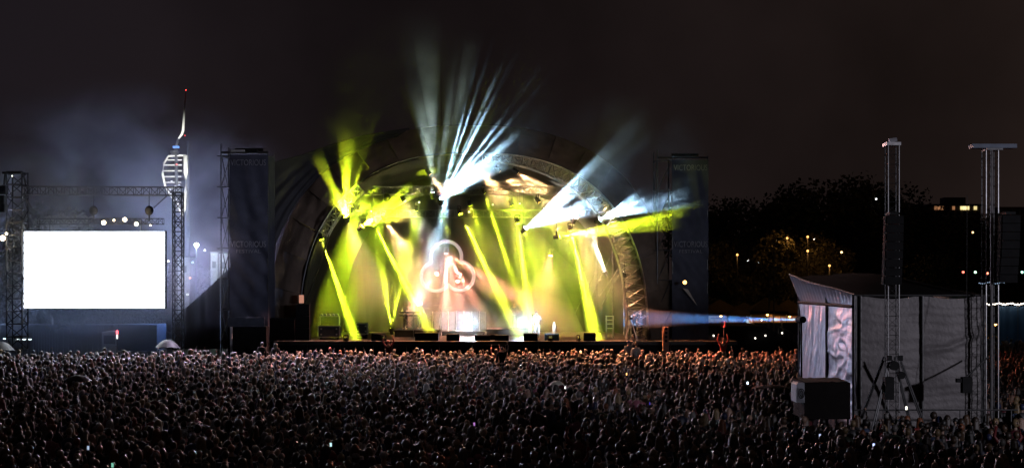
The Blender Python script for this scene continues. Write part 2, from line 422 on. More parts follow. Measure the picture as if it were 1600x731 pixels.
# peach washes
src((541, 340), 80.5, [(600, 500, 84, 110, .2, .07, .7, .35)], PE, 'peach', 'washing the space above the flight cases', None)
src((602, 344), 80.5, [(690, 490, 84, 110, .42, .08, .75, .3)], PE, 'peach', 'washing the keyboard player', ZA)
src((632, 314), 83, [(712, 440, 85, 80, .16, .08, .6, .3)], WW, 'pale', 'pouring white haze before the trefoil', None)
src((672, 273), 79.2, [(700, 308, 79.6, 26, .8, .1, .6, .3)], PE, 'peach', 'beside the tall white fan', None)
src((752, 268), 82, [(800, 330, 83, 60, 1., .1, .4, .3)], PE, 'peach', 'high under the crown of the roof', None)
src((781, 268), 82, [(846, 322, 83, 50, 1., .1, .4, .3)], PE, 'peach', 'second of the high lamps under the crown', None)
src((809, 270), 82, [(880, 320, 83, 50, .8, .1, .4, .3)], PE, 'peach', 'third of the high lamps under the crown', None)
src((843, 316), 82, [(910, 390, 83, 70, .5, .1, .4, .3)], PE, 'peach', 'between two white fans', None)
src((897, 348), 80.5, [(962, 500, 84, 100, .14, .07, .65, .35)], PE, 'peach', 'washing the arch leg', ZA)
src((940, 318), 81, [(990, 380, 82, 50, .6, .1, .5, .3)], PE, 'peach', 'small, at the shoulder of the arch', None)
src((945, 423), 84, [(915, 350, 84, 30, .7, .1, .4, .3)], WW, 'small pale', 'clamped to the poles, inner one', None)
src((973, 424), 84, [(945, 360, 84, 22, .5, .1, .4, .3)], WW, 'small pale', 'clamped to the poles, outer one', None)
src((700, 302), 83, [(650, 500, 84, 56, .16, .08, .7, .4), (690, 480, 84, 30, .1, .08, .7, .4)], WB, 'pale blue', 'pouring down across the trefoil sign', None)
# lamps of the trefoil sign
src((697, 397), 87, [(697, 500, 87, 22, 1.7, .1, .6, .2), (740, 466, 86, 18, 1.8, .1, .6, .2), (716, 468, 87, 10, 1.1, .1, .6, .2), (910, 520, 84, 70, .3, .07, .6, .3)], PK, 'pink', 'in the upper ring of the trefoil sign', None, 60.)
src((682, 428), 87, [(640, 488, 84, 26, 1.6, .1, .7, .2)], PK, 'pink', 'in the lower ring of the trefoil sign', None, 60.)
src((720, 430), 87, [(840, 490, 86, 60, .16, .08, .6, .3)], PK, 'pink', 'in the outer ring of the trefoil sign', None, 30.)
# lime and peach washes through the smoke of the upper stage
src((560, 330), 84, [(520, 520, 84, 110, .2, .05, .7, .4)], LY, 'lime', 'washing the drapes beside the arch foot', None)
src((800, 322), 84, [(860, 480, 85, 150, .22, .05, .7, .4)], LY, 'lime', 'washing the drapes beyond the singer', None)
src((735, 322), 84, [(770, 440, 85, 90, .1, .05, .7, .4)], LY, 'lime', 'washing the drapes beyond the short shaft', None)
src((650, 330), 84, [(620, 500, 85, 100, .1, .05, .7, .4)], LY, 'lime', 'washing the drapes beyond the keyboards', None)
src((860, 400), 86, [(840, 540, 84, 170, .1, .06, .7, .4)], PK, 'pink', 'washing low smoke beyond the singer', None)
src((715, 440), 87.5, [(700, 540, 84, 170, .16, .06, .7, .4)], PK, 'pink', 'washing the drum riser from above', None)
# floor lamps
src((611, 512), 81, [(597, 420, 82, 16, 1., .1, .4, .2), (630, 430, 82, 12, .9, .1, .4, .2)], LY, 'lime', 'on the deck shining up beside the keyboards', None, 60.)
src((655, 474), 85, [(650, 476, 80, 42, .7, .12, .4, .2)], WW, 'hot white', 'behind the keyboards facing the crowd', None, 150.)
src((735, 503), 84.4, [(728, 512, 79, 100, .3, .12, .4, .3)], WB, 'hot white', 'on the drum riser facing the crowd', None, 150.)
src((818, 505), 84.2, [(816, 508, 79.2, 90, .25, .12, .4, .3)], WB, 'hot white', 'behind the singer facing the crowd', None, 150.)
# follow spot from the silver tent
fs = Th('follow_spot', P(1249, 499, 46), 'blue follow spot on the side of the silver tent', 'spotlight')
_a = P(1247, 499, 46); _d = (P(975, 497, 84) - _a).normalized(); fs.part('body', MB().rod(_a - _d * .6, _a - _d * .05, .12, 12), BLK); fs.part('stand', MB().rod(_a - _d * .4, (_a.x - _d.x * .4, _a.y - _d.y * .4, 0), .03), BLK)
beam(P(1247, 499, 46), P(975, 497, 84), 1.35, (.12, .4, 1), .024, .02)

# wash lamps without their own shaft: cloth and crowd
lamp('SPOT', P(600, 330, 83), GR, 13*K, P(520, 460, 91), .3, 70, 1, 'wash_light')
lamp('SPOT', P(800, 310, 84), GR, 14*K, P(840, 400, 91.4), .3, 80, 1, 'wash_light')
lamp('SPOT', P(860, 340, 84), GR, 13*K, P(880, 460, 91.4), .3, 70, 1, 'wash_light')
lamp('SPOT', P(697, 420, 86), PK, 5*K, P(700, 470, 91.4), .3, 100, 1, 'wash_light')
lamp('SPOT', P(900, 330, 81), PE, 2.5*K, P(960, 450, 84), .3, 90, 1, 'wash_light')
for x, y, E, c in ((560, 345, 11, (1, .66, .56)), (650, 300, 12, (1, .7, .6)), (760, 285, 14, (1, .75, .62)), (860, 310, 13, (1, .62, .45)), (900, 345, 12, (1, .5, .3))):
    lamp('SPOT', P(x, y, 78.8), (1, .4, .2) if x > 600 else (1, .44, .38), E * 1.25 * K, Vector(((x - 750) * .06, 73.5, 0)), .4, 84, 1, 'audience_light')
    lamp('SPOT', P(x, y - 3, 78.8), (1, .6, .72) if x < 700 else (1, .56, .44), E * (.25 if x < 700 else .17) * K, Vector(((x - 750) * .05, 45, 0)), .4, 90, 1, 'audience_light')
lamp('SPOT', P(352, 400, 77.6), (.85, .72, 1), 8*K, (-17, 66, 1.5), .3, 130, .9, 'audience_light')  # added lilac lamp on the scaffold tower, tinting the crowd by the screen
lamp('SPOT', P(1040, 470, 78), (1, .2, .12), 5*K, (16, 68, 1.5), .2, 120, .8, 'audience_light')
lamp('SPOT', (11.9, 47, 6.6), (.75, .87, 1), 260*K, P(836, 500, 80.5), .1, 3.8, .8, 'follow_light')
lamp('SPOT', (12.1, 47, 6.6), (.75, .85, 1), 160*K, P(722, 497, 84), .1, 3.8, .9, 'follow_light')
for a_, t_, c_, e_ in ((P(905, 527, 77.9), P(960, 330, 79.2), (.85, .9, .12), 5), (P(540, 527, 77.9), P(520, 320, 79.2), (.8, .8, .2), 2), (P(860, 527, 77.9), P(850, 260, 79.5), (1, .7, .35), 6), (P(600, 527, 77.9), P(620, 270, 80), (.7, .6, .25), 4)):
    fixture(a_, t_, c_, 'amber', 'added on deck edge to light arch, ' + {905: 'outermost', 540: 'by the flight cases', 860: 'by the blue wedge', 600: 'by the keyboards'}[round(800 + (a_.x * 2000 / a_.y))], None, .2, 3.)
    lamp('SPOT', a_, c_, e_ * K, t_, .1, 60, 1, 'added_arch_light')  # added floor uplights that brighten the arch truss and roof lip
# added lamps, unseen, above the mixing tent to brighten roof and towers
lamp('SPOT', (11.6, 47, 6.6), (.72, .76, 1), 9*K, (-17, 79, 9), .3, 22, 1, 'added_house_light')
lamp('SPOT', (12.2, 47, 6.6), (1, .82, .68), 3*K, (-2, 79, 15), .3, 44, 1, 'added_house_light')
lamp('SPOT', (12.6, 47, 6.6), (.8, .85, 1), 3.4*K, (11, 80, 9), .3, 20, 1, 'added_house_light')

# ------------------------------------------------------------ trefoil sign
tf = Th('trefoil_sign', P(700, 455, 88.5), 'white trefoil of three rings with pink lamps at the back of the stage', 'sign')
NEON = glow('trefoil', (1, .78, .72), .62)
cs = [((697, 401), 24), ((718, 431), 22.5), ((681, 432), 22.5)]
for i, (c, r) in enumerate(cs):
    pts = []; run = []
    for k in range(97):
        a = 2 * PI * k / 96; x = c[0] + r * math.cos(a); y = c[1] - r * math.sin(a)
        ins = any(j != i and math.hypot(x - cs[j][0][0], y - cs[j][0][1]) < cs[j][1] - 1 for j in range(3))
        run.append(None if ins else P(x, y, 88.5))
    k0 = next((k for k in range(96) if run[k] is None), 0)
    seq = [run[(k0 + k) % 96] for k in range(97)]; cur = []; best = []
    for p in seq:
        if p is None:
            if len(cur) > len(best): best = cur
            cur = []
        else: cur.append(p)
    if len(cur) > len(best): best = cur
    if len(best) > 2: tf.part('ring', MB().path(best, .115, 8), NEON, True)
tf.part('hanger', MB().rod(P(690, 334, 88.5), P(690, 378, 88.5), .02).rod(P(704, 334, 88.5), P(704, 378, 88.5), .02), STEEL)

def cloud(loc, dim, dens, label, ns=.12, rz=0, seed=0., lo_=.42, hi_=.72, mn_=.08):
    m = bpy.data.materials.new('drifting_smoke'); m.use_nodes = True; t = m.node_tree; t.nodes.clear(); K_ = t.links
    v = t.nodes.new('ShaderNodeVolumePrincipled'); v.inputs['Color'].default_value = (.9, .92, .97, 1); o = t.nodes.new('ShaderNodeOutputMaterial'); K_.new(v.outputs[0], o.inputs['Volume'])
    g = t.nodes.new('ShaderNodeNewGeometry'); n = t.nodes.new('ShaderNodeTexNoise'); n.noise_dimensions = '4D'; n.inputs['W'].default_value = seed; n.inputs['Scale'].default_value = ns; n.inputs['Detail'].default_value = 3; n.inputs['Distortion'].default_value = .6
    K_.new(g.outputs['Position'], n.inputs['Vector']); r = t.nodes.new('ShaderNodeMapRange'); r.inputs[1].default_value = lo_; r.inputs[2].default_value = hi_; r.inputs[3].default_value = mn_; r.inputs[4].default_value = 1; K_.new(n.outputs[0], r.inputs[0])
    tx = t.nodes.new('ShaderNodeTexCoord'); ln = t.nodes.new('ShaderNodeVectorMath'); ln.operation = 'LENGTH'; K_.new(tx.outputs['Object'], ln.inputs[0])
    f = t.nodes.new('ShaderNodeMapRange'); f.interpolation_type = 'SMOOTHSTEP'; f.inputs[1].default_value = .25; f.inputs[2].default_value = 1; f.inputs[3].default_value = dens; f.inputs[4].default_value = 0; K_.new(ln.outputs['Value'], f.inputs[0])
    x = t.nodes.new('ShaderNodeMath'); x.operation = 'MULTIPLY'; K_.new(r.outputs[0], x.inputs[0]); K_.new(f.outputs[0], x.inputs[1]); K_.new(x.outputs[0], v.inputs['Density'])
    o_ = MB().ball((0, 0, 0), 1, 24, 14).build('smoke', m); o_.location = loc; o_.scale = dim; o_.rotation_euler.z = rz; tag(o_, label, kind='stuff'); return o_
cloud((CX, 84, 6.8), (11.5, 6, 7.5), .052, 'thin smoke filling the mouth of the stage', ns=.25, mn_=.4)
cloud(P(690, 170, 77.6), (8.5, 2.4, 6.8), .006, 'faint smoke drifting above the stage roof', ns=.3, seed=2)
cloud(P(985, 240, 77.6), (5.5, 2, 4.5), .006, 'faint smoke drifting off the shoulder of the roof', ns=.4, seed=4)
# ------------------------------------------------------------ people
def skin_mesh(name, verts, edges, sub=1, root=0, tf_=None):
    me = bpy.data.meshes.new(name); me.from_pydata([v[0] for v in verts], edges, [])
    o = bpy.data.objects.new(name, me); C.objects.link(o)
    o.modifiers.new('s', 'SKIN').use_smooth_shade = True
    sv = me.skin_vertices[0].data
    for i, v in enumerate(verts):
        sv[i].radius = (v[1], v[2] if len(v) > 2 else v[1]); sv[i].use_root = (i == root)
    if sub: m = o.modifiers.new('u', 'SUBSURF'); m.levels = sub; m.render_levels = sub
    dg = bpy.context.evaluated_depsgraph_get(); dg.update()
    out = bpy.data.meshes.new_from_object(o.evaluated_get(dg)); out.name = name
    bpy.data.objects.remove(o)
    return out
def arm_pts(pose, s):
    """shoulder, elbow, wrist, direction of the hand; facing +Y"""
    sh = Vector((s * .185, 0, 1.42))
    if pose == 'down': e = Vector((s * .25, -.02, 1.13)); w_ = Vector((s * .25, .08, .88))
    elif pose == 'clap': e = Vector((s * .25, .06, 1.16)); w_ = Vector((s * .07, .27, 1.32))
    elif pose == 'up': e = Vector((s * .33, .05, 1.63)); w_ = Vector((s * .27, .08, 1.90))
    elif pose == 'phone': e = Vector((s * .24, .18, 1.3)); w_ = Vector((s * .08, .33, 1.60))
    elif pose == 'hip': e = Vector((s * .36, -.04, 1.18)); w_ = Vector((s * .2, .08, 1.0))
    elif pose == 'play_a': e = Vector((s * .3, 0, 1.16)); w_ = Vector((s * .05, .2, 1.05))
    elif pose == 'play_b': e = Vector((s * .3, .08, 1.18)); w_ = Vector((s * .45, .25, 1.22))
    elif pose == 'keys': e = Vector((s * .24, .1, 1.15)); w_ = Vector((s * .2, .36, 1.08))
    elif pose == 'mic': e = Vector((s * .25, .1, 1.2)); w_ = Vector((s * .05, .2, 1.5))
    d = (w_ - e).normalized()
    if pose in ('clap',): d = Vector((-s * .3, .3, .9)).normalized()
    return sh, e, w_, d
def skeleton(pl, pr, sit=False, wide=1.):
    V = []; Ed = []
    def a(p, r, r2=None, par=None):
        V.append((tuple(p), r, r2 if r2 else r)); 
        if par is not None: Ed.append((par, len(V) - 1))
        return len(V) - 1
    pel = a((0, 0, .96), .15 * wide, .115)
    sp = a((0, 0, 1.15), .135 * wide, .1, pel)
    ch = a((0, 0, 1.34), .165 * wide, .115, sp)
    nb = a((0, -.005, 1.46), .075, .07, ch)
    nk = a((0, .01, 1.53), .055, .055, nb)
    h0 = a((0, .03, 1.585), .066, .075, nk); a((0, .03, 1.66), .074, .088, h0)
    ax = []
    for s, pose in ((-1, pl), (1, pr)):
        sh, e, w_, d = arm_pts(pose, s)
        i = a(sh, .058, .058, ch); i = a(e, .043, .043, i); i = a(w_, .029, .029, i)
        pm = w_ + d * .07; i = a(pm, .034, .016, i)
        side = d.cross(Vector((0, 1, .2))).normalized()
        if side.length < .1: side = Vector((1, 0, 0))
        for q, (off, ln) in enumerate(((-.033, .07), (-.011, .085), (.011, .08), (.033, .062))):
            f1 = a(pm + side * off + d * ln * .55, .009, .009, i)
            a(pm + side * off * 1.15 + d * ln * .95 + Vector((0, .012, -.01)), .008, .008, f1)
        th = a(w_ + d * .035 + side * (-s * .045), .011, .011, i); a(w_ + d * .075 + side * (-s * .065), .009, .009, th)
    for s in (-1, 1):
        if sit:
            i = a((s * .1, .02, .9), .09, .09, pel); i = a((s * .13, .42, .9), .065, .065, i); i = a((s * .13, .46, .45), .045, .045, i); a((s * .13, .58, .42), .04, .03, i)
        else:
            i = a((s * .095, 0, .85), .09, .09, pel); i = a((s * .11, .015, .49), .06, .06, i); i = a((s * .115, -.015, .1), .042, .042, i); a((s * .12, .12, .04), .042, .03, i)
    return V, Ed
def face_bits():
    b = MB()
    b.ball((0, .115, 1.645), (.013, .02, .022), 6, 4)           # nose
    for s in (-1, 1):
        b.ball((s * .028, .105, 1.668), (.013, .008, .009), 6, 4)   # eyes
        b.ball((s * .077, .02, 1.645), (.01, .02, .03), 6, 4)       # ears
    b.ball((0, .108, 1.607), (.024, .01, .008), 6, 4)            # mouth
    b.ball((0, .095, 1.575), (.028, .025, .02), 6, 4)            # chin
    return b
def join_mesh(name, me, mb, m):
    bm = bmesh.new(); bm.from_mesh(me)
    t = bpy.data.meshes.new('t'); t.from_pydata(mb.v, [], mb.f); bm.from_mesh(t); bpy.data.meshes.remove(t)
    out = bpy.data.meshes.new(name); bm.to_mesh(out); bm.free(); out.shade_smooth(); out.materials.append(m); return out
def body_mesh(pl, pr, sit=False, wide=1.):
    V, Ed = skeleton(pl, pr, sit, wide)
    return join_mesh('body', skin_mesh('b', V, Ed), face_bits(), SKIN)
def jacket_mesh(pl, pr, wide=1., hood=False):
    V, Ed = [], []
    def a(p, r, r2=None, par=None):
        V.append((tuple(p), r, r2 if r2 else r))
        if par is not None: Ed.append((par, len(V) - 1))
        return len(V) - 1
    r0 = a((0, 0, 1.15), .165 * wide, .13); a((0, 0, .86), .175 * wide, .14, r0)
    ch = a((0, 0, 1.34), .2 * wide, .14, r0); a((0, -.01, 1.47), .095, .085, ch)
    for s, pose in ((-1, pl), (1, pr)):
        sh, e, w_, d = arm_pts(pose, s)
        i = a(sh, .078, .078, ch); i = a(e, .06, .06, i); a(w_ - d * .02, .042, .042, i)
    me = skin_mesh('jacket', V, Ed); 
    if hood:
        b = MB(); b.ball((0, -.09, 1.5), (.1, .07, .07), 8, 6); return join_mesh('jacket', me, b, None)
    me.shade_smooth(); return me
def trousers_mesh(sit=False):
    V = [((0, 0, .97), .165, .13)]; Ed = []
    for s in (-1, 1):
        if sit: pts = [((s * .1, .02, .9), .11), ((s * .13, .42, .9), .085), ((s * .13, .46, .47), .065)]
        else: pts = [((s * .095, 0, .84), .11), ((s * .11, .015, .49), .08), ((s * .115, -.015, .09), .062)]
        p = 0
        for q, r in pts: V.append((q, r, r)); Ed.append((p, len(V) - 1)); p = len(V) - 1
    me = skin_mesh('trousers', V, Ed); me.shade_smooth(); return me
HC = Vector((0, .022, 1.652))
def hair_mesh(kind):
    b = MB()
    def strand(d, k=9, a=.035): return 1 + a * math.sin(math.atan2(d.x, d.y) * k + d.z * 6)
    if kind == 'bald': b.ball(HC + Vector((0, -.01, .012)), (.08, .095, .098), 14, 10, lambda d: .93 if d.y > .2 else 1.0)
    else:
        def f(d):
            k = strand(d) 
            if d.y > .35 and d.z < .45: k *= .78
            return k
        r = (.088, .103, .106) if kind == 'short' else (.1, .115, .115)
        b.ball(HC + Vector((0, -.008, .014)), r, 20, 12, f)
        if kind in ('long', 'wavy'):
            L = .34 if kind == 'long' else .3; wv = .012 if kind == 'long' else .03
            def g(u, v):
                ang = math.radians(-115 + 230 * u); rr = .098 + .03 * v + wv * math.sin(u * 26 + v * 5)
                return Vector((math.sin(ang) * (rr + .012), -math.cos(ang) * rr * .95 + .0, 1.66 - v * L - .03 * math.cos(u * 9)))
            b.grid(g, 22, 5)
            b.grid(lambda u, v: g(u, v) * 1. + Vector((0, .018, 0)), 22, 5)
        if kind == 'bun': b.ball(HC + Vector((0, -.09, .09)), (.05, .05, .045), 10, 7, lambda d: strand(d, 5, .06))
        if kind == 'tail': b.path([HC + Vector((0, -.1, .06)), HC + Vector((0, -.16, .02)), HC + Vector((0, -.15, -.12)), HC + Vector((0, -.12, -.24))], [.02, .035, .03, .008], 8)
        if kind == 'cap':
            b = MB(); b.ball(HC + Vector((0, -.005, .03)), (.098, .112, .088), 16, 10, lambda d: 1 if d.z > -.2 else .8)
            b.box(HC + Vector((0, .135, .045)), (.13, .09, .012))
        if kind == 'beanie': b = MB(); b.ball(HC + Vector((0, -.012, .03)), (.098, .112, .112), 18, 12, lambda d: (1.05 if -.3 < d.z < 0 else 1) + .015 * math.sin(math.atan2(d.x, d.y) * 18))
    me = bpy.data.meshes.new('hair'); me.from_pydata(b.v, [], b.f); me.shade_smooth(); return me
HAIRK = {'short': 'short', 'long': 'long', 'wavy': 'wavy', 'bun': 'tied-up', 'tail': 'ponytailed', 'bald': 'bald', 'cap': 'capped', 'beanie': 'woolly-hatted'}
HAIRC = {'dark brown': (.035, .02, .012), 'black': (.012, .01, .01), 'brown': (.1, .055, .03), 'blond': (.26, .18, .09), 'grey': (.2, .19, .18), 'ginger': (.25, .08, .03)}
CAPC = {'red': (.22, .03, .03), 'white': (.4, .4, .4), 'navy': (.02, .03, .1), 'black': (.015, .015, .015)}
COATC = {'black': (.018, .018, .02), 'charcoal': (.05, .05, .055), 'navy': (.02, .028, .07), 'dark green': (.03, .05, .03), 'maroon': (.12, .02, .03), 'grey': (.16, .16, .17), 'denim': (.06, .09, .17), 'white': (.4, .4, .4), 'pink': (.45, .15, .22), 'red': (.25, .03, .03)}
def hm(c, tbl, pre):
    return mat(pre + c, tbl[c], .36 if pre == 'hair_' else .85, 0, .3, 60 if pre == 'hair_' else 12, 0, 90, sheen=.12 if pre == 'hair_' else .1, spec=.9 if pre == 'hair_' else .4)
HM = {k: hm(k, HAIRC, 'hair_') for k in HAIRC}; CM = {k: hm(k, CAPC, 'cap_') for k in CAPC}; KM = {k: hm(k, COATC, 'coat_') for k in COATC}
BALD = mat('scalp', (.42, .27, .2), .4, 0, .1)
HAIRM = {k: hair_mesh(k) for k in HAIRK}
POSES = {'down': ('down', 'down'), 'clap': ('clap', 'clap'), 'up': ('up', 'up'), 'one up': ('down', 'up'), 'phone': ('phone', 'phone'), 'hip': ('hip', 'down'),
         'guitar': ('play_b', 'play_a'), 'keys': ('keys', 'keys'), 'mic': ('mic', 'down')}
BODY = {k: body_mesh(*v) for k, v in POSES.items()}
JACK = {k: jacket_mesh(*v) for k, v in POSES.items()}
JACK2 = {k: jacket_mesh(*v, wide=1.18, hood=True) for k, v in POSES.items()}
TROU = trousers_mesh()
BODYSIT = body_mesh('keys', 'clap', True); JACKSIT = jacket_mesh('keys', 'clap'); TROUSIT = trousers_mesh(True)
def mobj(name, me, m, parent):
    o = bpy.data.objects.new(name, me); C.objects.link(o)
    if m:
        if not me.materials: me.materials.append(m)
        o.material_slots[0].link = 'OBJECT'; o.material_slots[0].material = m
    if parent: o.parent = parent
    return o
def person(loc, rz, h, hair, hc, coat, pose, label, group=None, wide=False, sit=False, trou='black'):
    b = mobj('person', BODYSIT if sit else BODY[pose], SKIN, None)
    b.location = loc; b.rotation_euler = (random.uniform(-.04, .04), random.uniform(-.04, .04), rz); s = h / 1.76; b.scale = (s, s, s)
    m = BALD if hair == 'bald' else CM[hc] if hair in ('cap', 'beanie') else HM[hc]
    mobj('hat' if hair in ('cap', 'beanie') else 'scalp' if hair == 'bald' else 'hair', HAIRM[hair], m, b)
    mobj('jacket', JACKSIT if sit else (JACK2 if wide else JACK)[pose], KM[coat], b)
    mobj('trousers', TROUSIT if sit else TROU, KM[trou], b)
    return tag(b, label, 'person', group)

# ---- individual people: the rows closest to the camera
marks = [(-9e9, 'below the bare truss end'), (40, 'below the first half of white screen'), (150, 'below the second half of white screen'), (262, 'below the spire tower'),
         (340, 'below the scaffold tower with banner'), (430, 'below the flight cases'), (560, 'below the keyboard player'), (660, 'below the trefoil sign'), (760, 'below the singer'),
         (880, 'below the arch leg'), (1010, 'below the darker tower'), (1120, 'below the black platform'), (1240, 'below the shiny tent side'), (1335, 'below the grey tent front'), (1450, 'below the hanging motor'), (1540, 'below the capped mast')]
def mark(px):
    r = marks[0][1]
    for a, b in marks:
        if px >= a: r = b
    return r
ROWW = ['bottom edge', 'second band', 'third band', 'fourth band']
used = set(); spots = []
row = 28.6
rr_ = random.Random(5)
while len(spots) < 296:
    half = .4 * row + .35; x = -half + rr_.uniform(0, .5)
    while x < half and len(spots) < 296:
        spots.append((x + rr_.uniform(-.12, .12), row + rr_.uniform(-.22, .22))); x += rr_.uniform(.5, .84)
    row += .56
hair_w = ['short'] * 8 + ['long'] * 5 + ['wavy'] * 3 + ['bun'] * 2 + ['tail'] * 2 + ['bald'] * 2 + ['cap'] * 2 + ['beanie']
coat_w = ['black'] * 6 + ['charcoal'] * 4 + ['navy'] * 4 + ['dark green'] * 2 + ['maroon'] * 2 + ['grey'] * 3 + ['denim'] * 2 + ['white'] + ['pink'] + ['red']
hc_w = ['dark brown'] * 6 + ['black'] * 3 + ['brown'] * 4 + ['blond'] * 3 + ['grey'] * 2 + ['ginger']
pose_w = ['down'] * 8 + ['clap'] * 4 + ['hip'] * 3 + ['one up'] + ['phone']
PW = {'down': 'arms down', 'clap': 'clapping', 'hip': 'hand on hip', 'one up': 'one arm up', 'phone': 'holding up both hands', 'up': 'both arms up'}
for (x, y) in spots:
    px = 800 + x * 2000 / y; b = min(3, int((y - 28.3) / 1.35))
    for _ in range(200):
        hk = rr_.choice(hair_w); hc = rr_.choice(list(CAPC)) if hk in ('cap', 'beanie') else rr_.choice(hc_w); ck = rr_.choice(coat_w); pk = rr_.choice(pose_w)
        hw = {'short': f'short {hc} hair', 'long': f'long {hc} hair', 'wavy': f'wavy {hc} hair', 'bun': f'{hc} hair bun', 'tail': f'{hc} ponytail', 'bald': 'bald head', 'cap': f'{hc} cap', 'beanie': f'{hc} woolly hat'}[hk]
        key = (hw, ck, mark(px), ROWW[b])
        if key not in used: break
    used.add(key)
    place = mark(px).replace('below the ', '')
    person((x, y, 0), rr_.gauss(0, .3), rr_.gauss(1.71, .08), hk, hc, ck, pk, f'{ck} top, {hw}, {ROWW[b]} of crowd, below {place}'.replace('the scaffold tower with banner', 'scaffold tower'), 'people watching in the crowd', wide=rr_.random() < .35)
ROWEND = row

# ---- the rest of the crowd: one mesh
def lowpoly(hk, pose):
    b = MB(); cols = []
    def mark_(c): cols.extend([c] * (len(b.f) - len(cols)))
    def rings(rs, n):
        v = []
        for (cx_, cy_, z, rx, ry) in rs:
            for i in range(n):
                t = 2 * PI * i / n; v.append((cx_ + rx * math.cos(t), cy_ + ry * math.sin(t), z))
        f = [(k * n + i, k * n + (i + 1) % n, (k + 1) * n + (i + 1) % n, (k + 1) * n + i) for k in range(len(rs) - 1) for i in range(n)]
        f.append(tuple((len(rs) - 1) * n + i for i in range(n))); b.add(v, f)
    rings([(0, 0, .05, .13, .1), (0, 0, .85, .18, .14), (0, 0, 1.15, .18, .13), (0, 0, 1.36, .23, .14), (0, 0, 1.45, .16, .1), (0, 0, 1.5, .06, .06)], 8); mark_(1)
    for s, p in zip((-1, 1), POSES[pose]):
        sh, e, w_, d = arm_pts(p, s); b.path([sh, e, w_], [.065, .055, .04], 5); mark_(1)
        hnd = w_ + d * .08; b.ball(hnd, (.035, .03, .05), 5, 3); mark_(2)
    b.ball((0, .03, 1.64), (.075, .092, .11), 8, 6); b.rod((0, .01, 1.45), (0, .02, 1.58), .055, 6, cap=False); mark_(2)
    b.ball(HC + Vector((0, -.012, .014)), (.09, .104, .106) if hk == 0 else (.102, .116, .114), 10, 7, lambda d: .78 if d.y > .35 and d.z < .5 else 1 + .03 * math.sin(5 * d.x * 4)); mark_(0)
    if hk == 2:
        def g(u, v):
            ang = math.radians(-115 + 230 * u); q = .1 + .03 * v + .015 * math.sin(u * 20)
            return Vector((math.sin(ang) * (q + .01), -math.cos(ang) * q, 1.66 - v * .32))
        b.grid(g, 10, 2); mark_(0)
    tri = []; tc_ = []
    for f, c in zip(b.f, cols):
        for k in range(1, len(f) - 1): tri.append((f[0], f[k], f[k + 1])); tc_.append(c)
    return np.array(b.v, np.float32), np.array(tri, np.int32), np.array(tc_, np.int32)
LP = [lowpoly(h, p) for h in (0, 1, 2) for p in ('down', 'clap', 'hip', 'one up', 'up', 'phone')]
LPW = np.array([6, 3, 3, .6, .5, .5] * 3); LPW /= LPW.sum()
pts = []
def blocked(x, y):
    if 9.9 < x < 16.4 and 40.3 < y < 50.8: return True
    return False
y = ROWEND + .1
while y < 128:
    sp = .56 if y < 60 else .6
    half = .4 * y + 1.2
    x = -half + rng.uniform(0, .6)
    while x < half:
        xx = x + rng.uniform(-.16, .16); yy = y + rng.uniform(-.34, .34)
        lim = 76.2
        if xx < -14.5: lim = 74.5 + .8 * math.sin(xx)
        if xx > 11 : lim = 77.5
        if xx > 29.5: lim = 126
        if yy < lim and not blocked(xx, yy) and not (mn.noise(Vector((xx * .35, yy * .2, 3))) > .42):
            pts.append((xx, yy))
        x += rng.uniform(.48, .8) * (1.0 if y < 76 else 1.5)
    y += sp * (1 if y < 76 else 1.6)
pts = np.array(pts, np.float32); N = len(pts)
kind = rng.choice(len(LP), N, p=LPW); ang = rng.normal(0, .35, N); hgt = np.clip(rng.normal(.965, .06, N), .8, 1.12)
hcl = np.array(list(HAIRC.values()) , np.float32)[rng.choice(6, N, p=[.32, .18, .2, .16, .09, .05])]
ccl = np.array(list(COATC.values()), np.float32)[rng.choice(10, N, p=[.25, .17, .14, .08, .1, .1, .08, .015, .025, .04])]
hat = rng.random(N) < .1; hcl[hat] = np.array(list(CAPC.values()), np.float32)[rng.choice(4, hat.sum())]
bald = rng.random(N) < .06; hcl[bald] = (.42, .27, .2)
VV = []; FF = []; CC = []; off = 0
for k, (v, t, c) in enumerate(LP):
    ids = np.where(kind == k)[0]
    if not len(ids): continue
    ca, sa = np.cos(ang[ids]), np.sin(ang[ids]); h = hgt[ids]
    X = (v[None, :, 0] * ca[:, None] - v[None, :, 1] * sa[:, None]) * h[:, None] + pts[ids, 0][:, None]
    Y = (v[None, :, 0] * sa[:, None] + v[None, :, 1] * ca[:, None]) * h[:, None] + pts[ids, 1][:, None]
    Z = v[None, :, 2] * h[:, None]
    VV.append(np.stack([X, Y, Z], -1).reshape(-1, 3))
    FF.append((t[None] + (np.arange(len(ids)) * len(v))[:, None, None] + off).reshape(-1, 3)); off += len(ids) * len(v)
    cc = np.empty((len(ids), len(t), 3), np.float32)
    pal = np.stack([hcl[ids], ccl[ids], np.tile(np.array([.42, .27, .2], np.float32), (len(ids), 1))], 1)
    cc[:] = pal[:, c]; CC.append(cc.reshape(-1, 3))
VV = np.concatenate(VV); FF = np.concatenate(FF); CC = np.concatenate(CC)
me = bpy.data.meshes.new('crowd'); me.vertices.add(len(VV)); me.vertices.foreach_set('co', VV.ravel())
me.loops.add(FF.size); me.loops.foreach_set('vertex_index', FF.ravel().astype(np.int32))
me.polygons.add(len(FF)); me.polygons.foreach_set('loop_start', np.arange(0, FF.size, 3, dtype=np.int32)); me.polygons.foreach_set('use_smooth', np.ones(len(FF), bool))
me.update(calc_edges=True)
ca_ = me.attributes.new('person_colour', 'FLOAT_COLOR', 'FACE')
ca_.data.foreach_set('color', np.concatenate([CC, np.ones((len(CC), 1), np.float32)], 1).ravel())
CROWDM = mat('crowd', (.1, .1, .1), .5, 0, .35, 25, sheen=.12, spec=.8, attr='person_colour')
me.materials.append(CROWDM)
